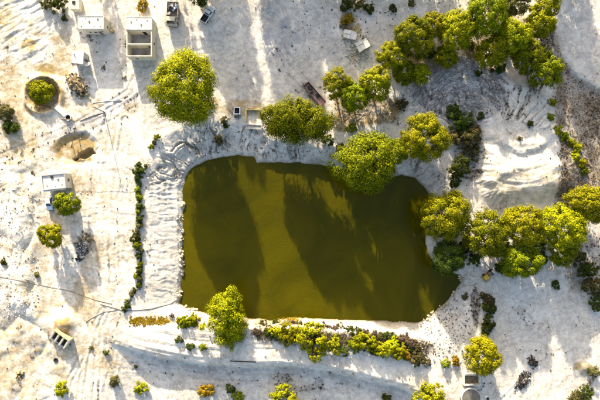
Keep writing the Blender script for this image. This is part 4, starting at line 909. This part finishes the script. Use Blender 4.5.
def mirrors(t, hw, y, z, paint):
    for s_ in (-1, 1):
        m = MB(); m.box(min(s_ * (hw - .05), s_ * (hw + .24)), max(s_ * (hw - .05), s_ * (hw + .24)), y, y + .1, z, z + .2); m.build('mirror', paint, t)
def seat_z(b, rz, w_, l_):
    return sum(gz(b.x + x * math.cos(rz) - y * math.sin(rz), b.y + x * math.sin(rz) + y * math.cos(rz)) for x in (-w_, w_) for y in (-l_, l_)) / 4

# pickup
b = at(207.6, 13.6, 1.0); RZ = math.radians(-33); t = empty('pickup_truck', (b.x, b.y, seat_z(b, RZ, .8, 1.6)), RZ)
tag(t, 'white pickup with an empty black bed parked by the dark tree', 'pickup')
m = MB(); body_loft(m, [(-2.62, .88, .5, .62, .05), (-.25, .93, .42, .62, .05)]); m.build('chassis', BLACKP, t)
m = MB(); body_loft(m, [(-.28, .93, .42, 1.06, .06), (1.0, .94, .42, 1.06, .07), (1.2, .93, .42, 1.05, .08), (2.35, .88, .45, .95, .14), (2.62, .80, .5, .80, .12)]); bd = m.build('body', WHITEP, t, bevel=.03)
m = MB(); body_loft(m, [(1.25, .62, 1.04, 1.10, .05), (2.3, .56, .93, .985, .05)]); m.build('bonnet', BLUEP, bd)
cabin(t, -.3, 1.3, -.1, .72, .86, 1.04, 1.66, WHITEP)
m = MB(); m.box(-.93, -.84, -2.6, -.32, .62, 1.12); m.box(.84, .93, -2.6, -.32, .62, 1.12); m.box(-.84, .84, -.41, -.32, .62, 1.12); bed = m.build('bed_wall', WHITEP, t)
m = MB(); m.box(-.84, .84, -2.52, -.412, .60, .68); m.build('bed_floor', BLACKP, bed)
for x0, x1 in ((-.838, -.80), (.80, .838)):
    m = MB(); m.box(x0, x1, -2.5, -.415, .682, 1.09); m.build('bed_liner', BLACKP, bed)
m = MB(); m.box(-.84, .84, -2.6, -2.52, .62, 1.1); m.build('tailgate', WHITEP, t)
m = MB(); m.box(-.9, .9, -2.78, -2.63, .45, .62); m.build('rear_bumper', STEEL, t)
m = MB(); m.box(-.85, .85, 2.63, 2.75, .42, .62); m.build('front_bumper', BLACKP, t)
lamps(t, .84, 2.58, -2.6, .68); mirrors(t, .93, .85, 1.1, BLACKP)
for x in (-.82, .82):
    for y in (-1.75, 1.75): wheel(t, x, y, .38, .25)

# car beside the hut
b = at(49.2, 202.5, 0.8); RZ = math.pi; t = empty('car', (b.x, b.y, seat_z(b, RZ, .7, 1.3)), RZ); tag(t, 'pale blue white car half hidden between hut and round tree', 'car')
m = MB(); body_loft(m, [(-2.15, .76, .42, .78, .12), (-1.7, .85, .35, .90, .1), (1.0, .87, .35, .92, .08), (1.9, .82, .38, .78, .14), (2.15, .74, .45, .66, .12)]); m.build('body', BLUEP, t, bevel=.03)
cabin(t, -1.75, 1.05, -1.15, .25, .80, .90, 1.42, WHITEP)
lamps(t, .78, 2.0, -2.12, .56); mirrors(t, .84, .6, .92, BLUEP)
m = MB(); m.box(-.75, .75, 2.16, 2.26, .38, .56); m.build('front_bumper', BLACKP, t)
for x in (-.74, .74):
    for y in (-1.3, 1.3): wheel(t, x, y, .32, .2)

# old lorry facing down the picture, loaded with scrap
b = at(172, 13.5, 1.5); RZ = math.pi - math.radians(3); t = empty('lorry', (b.x, b.y, seat_z(b, RZ, .9, 2)), RZ); t.scale = (1.28, 1.12, 1.1); tag(t, 'old cream lorry loaded with grey scrap, right of the roofless building', 'lorry')
m = MB(); m.box(-.45, .45, -2.9, 2.6, .62, .85); m.build('chassis', RUBBER, t)
m = MB(); body_loft(m, [(1.1, 1.1, .7, 1.45, .05), (2.5, 1.1, .7, 1.4, .08), (2.9, 1.0, .75, 1.25, .12)]); m.build('body', CREAMP, t, bevel=.04)
cabin(t, 1.05, 2.55, 1.1, 2.15, 1.06, 1.43, 2.3, CREAMP)
m = MB(); m.box(-1.2, 1.2, -2.95, .95, .86, 1.0); bed = m.build('bed_floor', WOOD, t)
m = MB(); m.box(-1.2, -1.12, -2.95, .95, 1.002, 1.55); m.box(1.12, 1.2, -2.95, .95, 1.002, 1.55); m.box(-1.12, 1.12, .87, .95, 1.002, 1.75); m.box(-1.12, 1.12, -2.95, -2.87, 1.002, 1.55); m.build('bed_side', CREAMP, bed)
m = MB(); m.box(-1.05, 1.05, 2.92, 3.05, .55, .8); m.build('front_bumper', STEEL, t); lamps(t, .95, 2.9, -2.96, .82); mirrors(t, 1.08, 2.3, 1.6, BLACKP)
for x in (-.95, .95):
    for y in (-1.9, 1.95): wheel(t, x, y, .48, .3)
sc = empty('scrap_load', (b.x, b.y, t.location.z + 1.12), RZ); sc.scale = (1.28, 1.12, 1.1); tag(sc, 'grey jumbled scrap lying in the bed of the cream lorry', 'scrap')
for k in range(16):
    m = MB(); m.chunk((random.uniform(-.8, .8), random.uniform(-2.5, .5), .2 + random.uniform(0, .55)), random.uniform(.4, 1.1), random.uniform(.3, .8), random.uniform(.15, .5), random.uniform(0, 3)); m.build('scrap_piece', random.choice([STEEL, CONC, BLACKP, DSTONE, BLUEP]), sc)

# long red trailer
b = at(314.5, 94.5, 1.2); RZ = math.radians(41); t = empty('trailer', (b.x, b.y, seat_z(b, RZ, .9, 3)), RZ); t.scale = (.82, .82, .9); tag(t, 'long rust red open trailer with pale boards beside the broad green tree', 'trailer')
L_ = 4.5
m = MB(); m.box(-1.1, 1.1, -L_, L_, .85, 1.0); dk = m.build('deck', PINKW, t)
for x0, x1 in ((-1.2, -1.102), (1.102, 1.2)):
    m = MB(); m.box(x0, x1, -L_, L_, .82, 2.1); m.build('side_wall', REDP, t)
m = MB(); m.box(-1.1, 1.1, L_ - .1, L_, 1.002, 2.1); m.build('end_wall', REDP, t)
m = MB(); m.box(-1.1, 1.1, -L_, -L_ + .1, 1.002, 2.1); m.build('end_wall', REDP, t)
m = MB(); m.box(-.45, -.3, -L_, L_ + .9, .55, .848); m.box(.3, .45, -L_, L_ + .9, .55, .848); m.build('chassis', RUBBER, t)
m = MB(); m.tube([(-.37, L_ + .85, .7), (0, L_ + 1.9, .68), (.37, L_ + .85, .7)], .07, 8); m.build('drawbar', STEEL, t)
for k in range(9):
    m = MB(); m.box(-1.05, 1.05, -L_ + .15 + k * .97, -L_ + 1.08 + k * .97, 1.003, 1.04); m.build('board', PINKW, dk)
for x in (-.95, .95):
    for y in (-2.6, -1.6, 2.6): wheel(t, x, y, .42, .26)
for k, (x, y, s_) in enumerate(((.3, 2.2, 1.1), (-.2, .9, .8), (.4, -.8, 1.0))):
    m = MB(); m.chunk((0, 0, .25), s_, s_ * .8, .6, k); o = m.build('dark_sack', BLACKP)
    o.location = (b.x + x * math.cos(RZ) - y * math.sin(RZ), b.y + x * math.sin(RZ) + y * math.cos(RZ), t.location.z + 1.04); tag(o, 'dark sack, ' + ORD[k] + ' from the upper end of the rust red trailer', 'sack', 'sacks on the red trailer')

# added yellow pump standing in for a sunlit sand patch at the pond's east end
b = at(488, 274); RZ = math.radians(-52); t = empty('added_pump', (b.x, b.y, seat_z(b, RZ, .5, 1.2)), RZ); tag(t, 'yellow wheeled water pump at the pond\'s eastern tip under the trees', 'pump')
m = MB(); m.box(-.65, .65, -1.9, 1.6, .42, .58); m.build('skid', RUBBER, t)
m = MB(); m.box(-.6, .6, -1.85, -.5, .582, 1.5, .08); m.build('fuel_tank', SUNLITY, t, bevel=.06)
m = MB(); m.box(-.42, .42, -.45, .75, .582, 1.25, .05); en = m.build('engine', WOOD, t)
m = MB(); m.tube([(.2, .3, 1.2), (.2, .3, 1.75), (.2, .55, 1.85)], .06, 8); m.build('exhaust', STEEL, en)
m = MB(); m.lathe([(.18, -.2), (.5, -.16), (.5, .16), (.18, .2)], 20); o = m.build('impeller_housing', ROOFW, t); o.location = (0, 1.2, 1.05); o.rotation_euler = (math.pi/2, 0, 0)
for x in (-.78, .78):
    for y in (-1.2, .9): wheel(t, x, y, .4, .2)

# ------------------------------------------------------------------ heaps
def heap(px, py, r_, n, mats, label, name='rubble_heap', cat='heap', hz=1.0, size=(.12, .5)):
    b = at(px, py); t = empty(name, b); tag(t, label, cat)
    m = MB(); mi = []; el = random.uniform(.55, .8); ro = random.uniform(0, 3.1); lob = [(random.uniform(-.5, .5), random.uniform(-.4, .4), random.uniform(.4, 1)) for _ in range(4)]
    for k in range(n):
        lx, ly, lw = random.choice(lob); gx = lx + random.gauss(0, .30); gy = (ly + random.gauss(0, .30)) * el
        if math.hypot(gx, gy) > 1.25: gx, gy = gx * .5, gy * .5
        x = r_ * M * (gx * math.cos(ro) - gy * math.sin(ro)); y = r_ * M * (gx * math.sin(ro) + gy * math.cos(ro))
        s_ = size[0] + (size[1] - size[0]) * random.random() ** 2.2; f = max(0, 1 - math.hypot(gx, gy)) * lw
        m.chunk((x, y, gz(b.x + x, b.y + y) - b.z + hz * .8 * f * random.uniform(.3, 1) + s_ * .12), s_, s_ * random.uniform(.35, 1), s_ * random.uniform(.3, .8), random.uniform(0, 3), .4)
        mi += [random.randrange(len(mats))] * 6
    o = m.build('rubble', mats[0], t); o['kind'] = 'stuff'
    for mt in mats[1:]: o.data.materials.append(mt)
    o.data.polygons.foreach_set('material_index', np.array(mi, np.int32))
heap(76, 87, 15, 700, [RUBBLE, OCHREW, NEARBLACK, RUBBLE], 'brown rubble heap right of the ring shaped pit', size=(.15, .7))
heap(522, 382, 11, 700, [NEARBLACK] * 7 + [DSTONE, DSTONE, STONE], 'larger black rubbish heap on the pale ground at lower right', 'rubbish_heap')
heap(532, 364, 8, 320, [NEARBLACK, DSTONE, NEARBLACK], 'smaller black rubbish heap above the larger one', 'rubbish_heap')
heap(82, 250, 10, 420, [DSTONE, NEARBLACK, FLOORC, CONC], 'dark grey scrap heap below the compact lime tree', 'scrap_heap', hz=.6)
heap(79, 259, 5, 60, [NEARBLACK, DSTONE], 'small dark heap at the foot of the grey scrap heap', 'scrap_heap', hz=.5)
heap(90, 238, 5, 50, [RUBBLE, OCHREW], 'small brown rubble heap beside the grey scrap heap', hz=.5)
heap(356, 50, 15, 220, [STONE, PLASTER, OCHREW], 'pale broken blocks strewn below the ruined slabs', 'block_heap', hz=.4)
heap(344, 26, 7, 60, [NEARBLACK, DSTONE, RUBBLE], 'dark rubble pile left of the ruined slabs', hz=.6)
heap(104, 68, 4, 30, [DSTONE, RUBBLE, NEARBLACK], 'small dark litter pile in the shed\'s shadow', hz=.5)
heap(592, 380, 5, 40, [DSTONE, RUBBLE, OCHREW], 'brown rubble pile at the right edge below the yellow heap', hz=.6)
heap(20, 372, 9, 70, [RUBBLE, OCHREW, NEARBLACK], 'brown brush and rubble pile at the lower left', hz=.7)
heap(125, 78, 3, 20, [DSTONE, RUBBLE], 'tiny rubble pile right of the shed\'s shadow', hz=.3)

# ------------------------------------------------------------------ stuff: stones, dry brush, weeds, dead branches
def scatter_px(n, fn):
    out = []
    while len(out) < n:
        a = rng.uniform(-5, 605, 4000); b_ = rng.uniform(-5, 405, 4000); pr = fn(a, b_); k = rng.random(4000) < pr
        out += list(zip(a[k], b_[k]))
    return out[:n]
iu = lambda u: np.clip(np.searchsorted(au, u), 0, len(au) - 1)
iv = lambda v: np.clip(np.searchsorted(av, v), 0, len(av) - 1)
def look(arr, u, v): return arr[iv(v), iu(u)]
def stones(name, n, fn, lo, hi, mat, label):
    pts = scatter_px(n, fn)
    ico = np.array([(0,0,1),(.9,0,.3),(.28,.85,.35),(-.73,.53,.3),(-.73,-.53,.35),(.28,-.85,.3),(0,0,-.5)], float)
    tri = np.array([(0,1,2),(0,2,3),(0,3,4),(0,4,5),(0,5,1),(6,2,1),(6,3,2),(6,4,3),(6,5,4),(6,1,5)])
    Vs, Fs = [], []
    for k, (u, v) in enumerate(pts):
        s_ = lo + (hi - lo) * rng.random() ** 3.0; a = rng.uniform(0, 6.28); ca, sa = math.cos(a), math.sin(a)
        q = ico * (1 + rng.uniform(-.3, .3, ico.shape)) * np.array([s_, s_ * rng.uniform(.55, 1), s_ * rng.uniform(.4, .9)])
        q = np.stack([q[:, 0] * ca - q[:, 1] * sa, q[:, 0] * sa + q[:, 1] * ca, q[:, 2]], -1)
        Vs.append(q + np.array([(u - 300) * M, (200 - v) * M, ZT(u, v) + .1 * s_])); Fs.append(tri + 7 * k)
    o = link(bpy.data.objects.new(name, np_mesh(name, np.concatenate(Vs), np.concatenate(Fs), mat))); tag(o, label, 'stones', kind='stuff')
dpond = lambda u, v: look(K['d'], u, v)
stones('pale_stones', 2300, lambda u, v: np.clip(.05 * (dpond(u, v) > 1) * np.clip(look(n2, u, v) + .3, 0, 1) + .9 * ((dpond(u, v) > .5) & (dpond(u, v) < 5)) * (u < 200) * (v > 195)
        + .8 * ((u > 400) & (u < 475) & (v > 275) & (v < 360) & (dpond(u, v) > 0)) + .6 * (look(K['hum'], u, v) > .4), 0, 1), .06, .34, STONE, 'pale loose stones strewn over banks and yard')
stones('shore_rocks', 330, lambda u, v: np.clip(1.0 * ((dpond(u, v) > -.8) & (dpond(u, v) < 2.0 + 5 * np.clip(look(n3, u, v), 0, 1))) * (((u < 195) & (v > 200)) | (u > 425) * (v > 270)) * (look(n3, u, v) > -.05), 0, 1), .08, .8, OCHREW2, 'pale ochre rocks lining the west and southeast shore')
stones('dark_stones', 1900, lambda u, v: np.clip(.05 * (dpond(u, v) > 1) * (look(n1, u, v) > 0) + .5 * ((v < 165) & (dpond(u, v) < 30) & (dpond(u, v) > 1)) + .8 * ((u > 410) & (u < 470) & (v > 285) & (v < 355) & (dpond(u, v) > 2))
        + .5 * (look(K['deb'], u, v) > .4) + .25 * ((u > 290) & (u < 460) & (v < 60)), 0, 1), .06, .28, DSTONE, 'dark loose stones and litter strewn over the ground')
def tufts(name, n, fn, h_, spread, kind, label, blades=16, leaf=.22):
    pts = scatter_px(n, fn); g = np.random.default_rng(n)
    B = np.array([((u - 300) * M, (200 - v) * M, ZT(u, v)) for u, v in pts])
    B = np.repeat(B, blades, 0); q = unit(len(B), g); q[:, 2] = np.abs(q[:, 2])
    sc_ = np.repeat(g.uniform(.4, 1.3, (n, 1)), blades, 0)
    P_ = B + q * np.array([spread, spread, h_]) * sc_ * g.uniform(.2, 1, (len(B), 1)); N_ = q + .7 * unit(len(B), g); N_ /= np.linalg.norm(N_, axis=1, keepdims=True)
    Vx, Fx = leaves(P_, N_, leaf, g)
    o = link(bpy.data.objects.new(name, np_mesh(name, Vx, Fx, LEAF[kind]))); tag(o, label, 'ground cover', kind='stuff')
bmask = lambda u, v: np.clip(look(brown, u, v) * 1.2 - .2, 0, 1) * np.where((look(K['gm'], u, v) > .05) & (v < 190), .12, 1)
tufts('dry_brush', 2600, lambda u, v: bmask(u, v) * np.where(u > 548, .35 * (look(n1, u, v) > -.05) + .05, 1), .3, .5, 'brown', 'low brown dry brush covering the scrubby patches', 12, .24)
tufts('dry_grass', 1500, lambda u, v: np.clip(bmask(u, v) * .7 + .7 * look(ochre, u, v) * (v < 130) * (u > 325) * (u < 530), 0, 1), .25, .35, 'straw', 'straw coloured dry grass among the brush', 10, .22)
tufts('weeds', 420, lambda u, v: np.clip(.5 * ((u > 420) & (u < 470) & (v > 300) & (v < 362) & (dpond(u, v) > 4)) + .05 * (dpond(u, v) > 8) * (look(n2, u, v) > .1) + .3 * ((u > 330) & (u < 400) & (v < 30)) + .25 * ((v < 156) & (dpond(u, v) < 36) & (dpond(u, v) > 4)), 0, 1), .3, .38, 'dark', 'small dark weeds dotted over banks and yard', 16, .2)
tufts('hedge_undergrowth', 230, lambda u, v: 1.0 * (line_d(u, v, HEDGE_LINE)[0] < 2.6), .45, .6, 'dark', 'dark low weeds between the shrubs of the west bank row', 22, .2)
tufts('bank_undergrowth', 420, lambda u, v: 1.0 * (line_d(u, v, [(262,332),(300,336),(350,342),(395,348),(425,360)])[0] < 6.5), .5, .7, 'olive', 'olive low weeds filling the south bank thicket', 22, .24)
tufts('yellow_groundcover', 620, lambda u, v: np.exp(-((v - (321 + .03 * (u - 133))) / 3.0) ** 2) * (u > 130) * (u < 205) * (look(n2, u, v) > -.3) + .9 * np.exp(-((v - 322) / 2.0) ** 2) * (u > 278) * (u < 298), .1, .45, 'straw2', 'yellow orange ground cover along the southwest shore', 20, .24)
# felled branches swirling over the brush pile
Vs, Fs = [], []; mb = MB()
for k in range(900):
    a = random.uniform(0, 6.28); q = math.sqrt(random.random())
    u, v = 456 + 46 * q * math.cos(a), 88 + 30 * q * math.sin(a)
    if k % 9 == 0: u, v = random.uniform(340, 395), random.uniform(98, 122)
    th = math.atan2(v - 118, u - 468) + math.pi / 2 + random.gauss(0, .45) if k % 9 else random.uniform(0, 6.28)
    L2 = random.uniform(1.2, 4.2); bend = random.gauss(0, .9); pts = []
    for j in range(4):
        f = j / 3 - .5; an = th + bend * f; uu = u + L2 / M * f * math.cos(an); vv = v + L2 / M * f * math.sin(an)
        pts.append(((uu - 300) * M, (200 - vv) * M, ZT(uu, vv) + .06 + .12 * random.random()))
    mb.tube(pts, [.05, .042, .034, .015], 4, False)
o = mb.build('felled_branches', worn('dead_wood', (.34, .32, .29), (.07, .063, .056), 2, .95)); tag(o, 'dark felled branches swirling over the grey brush pile', 'branches', kind='stuff')
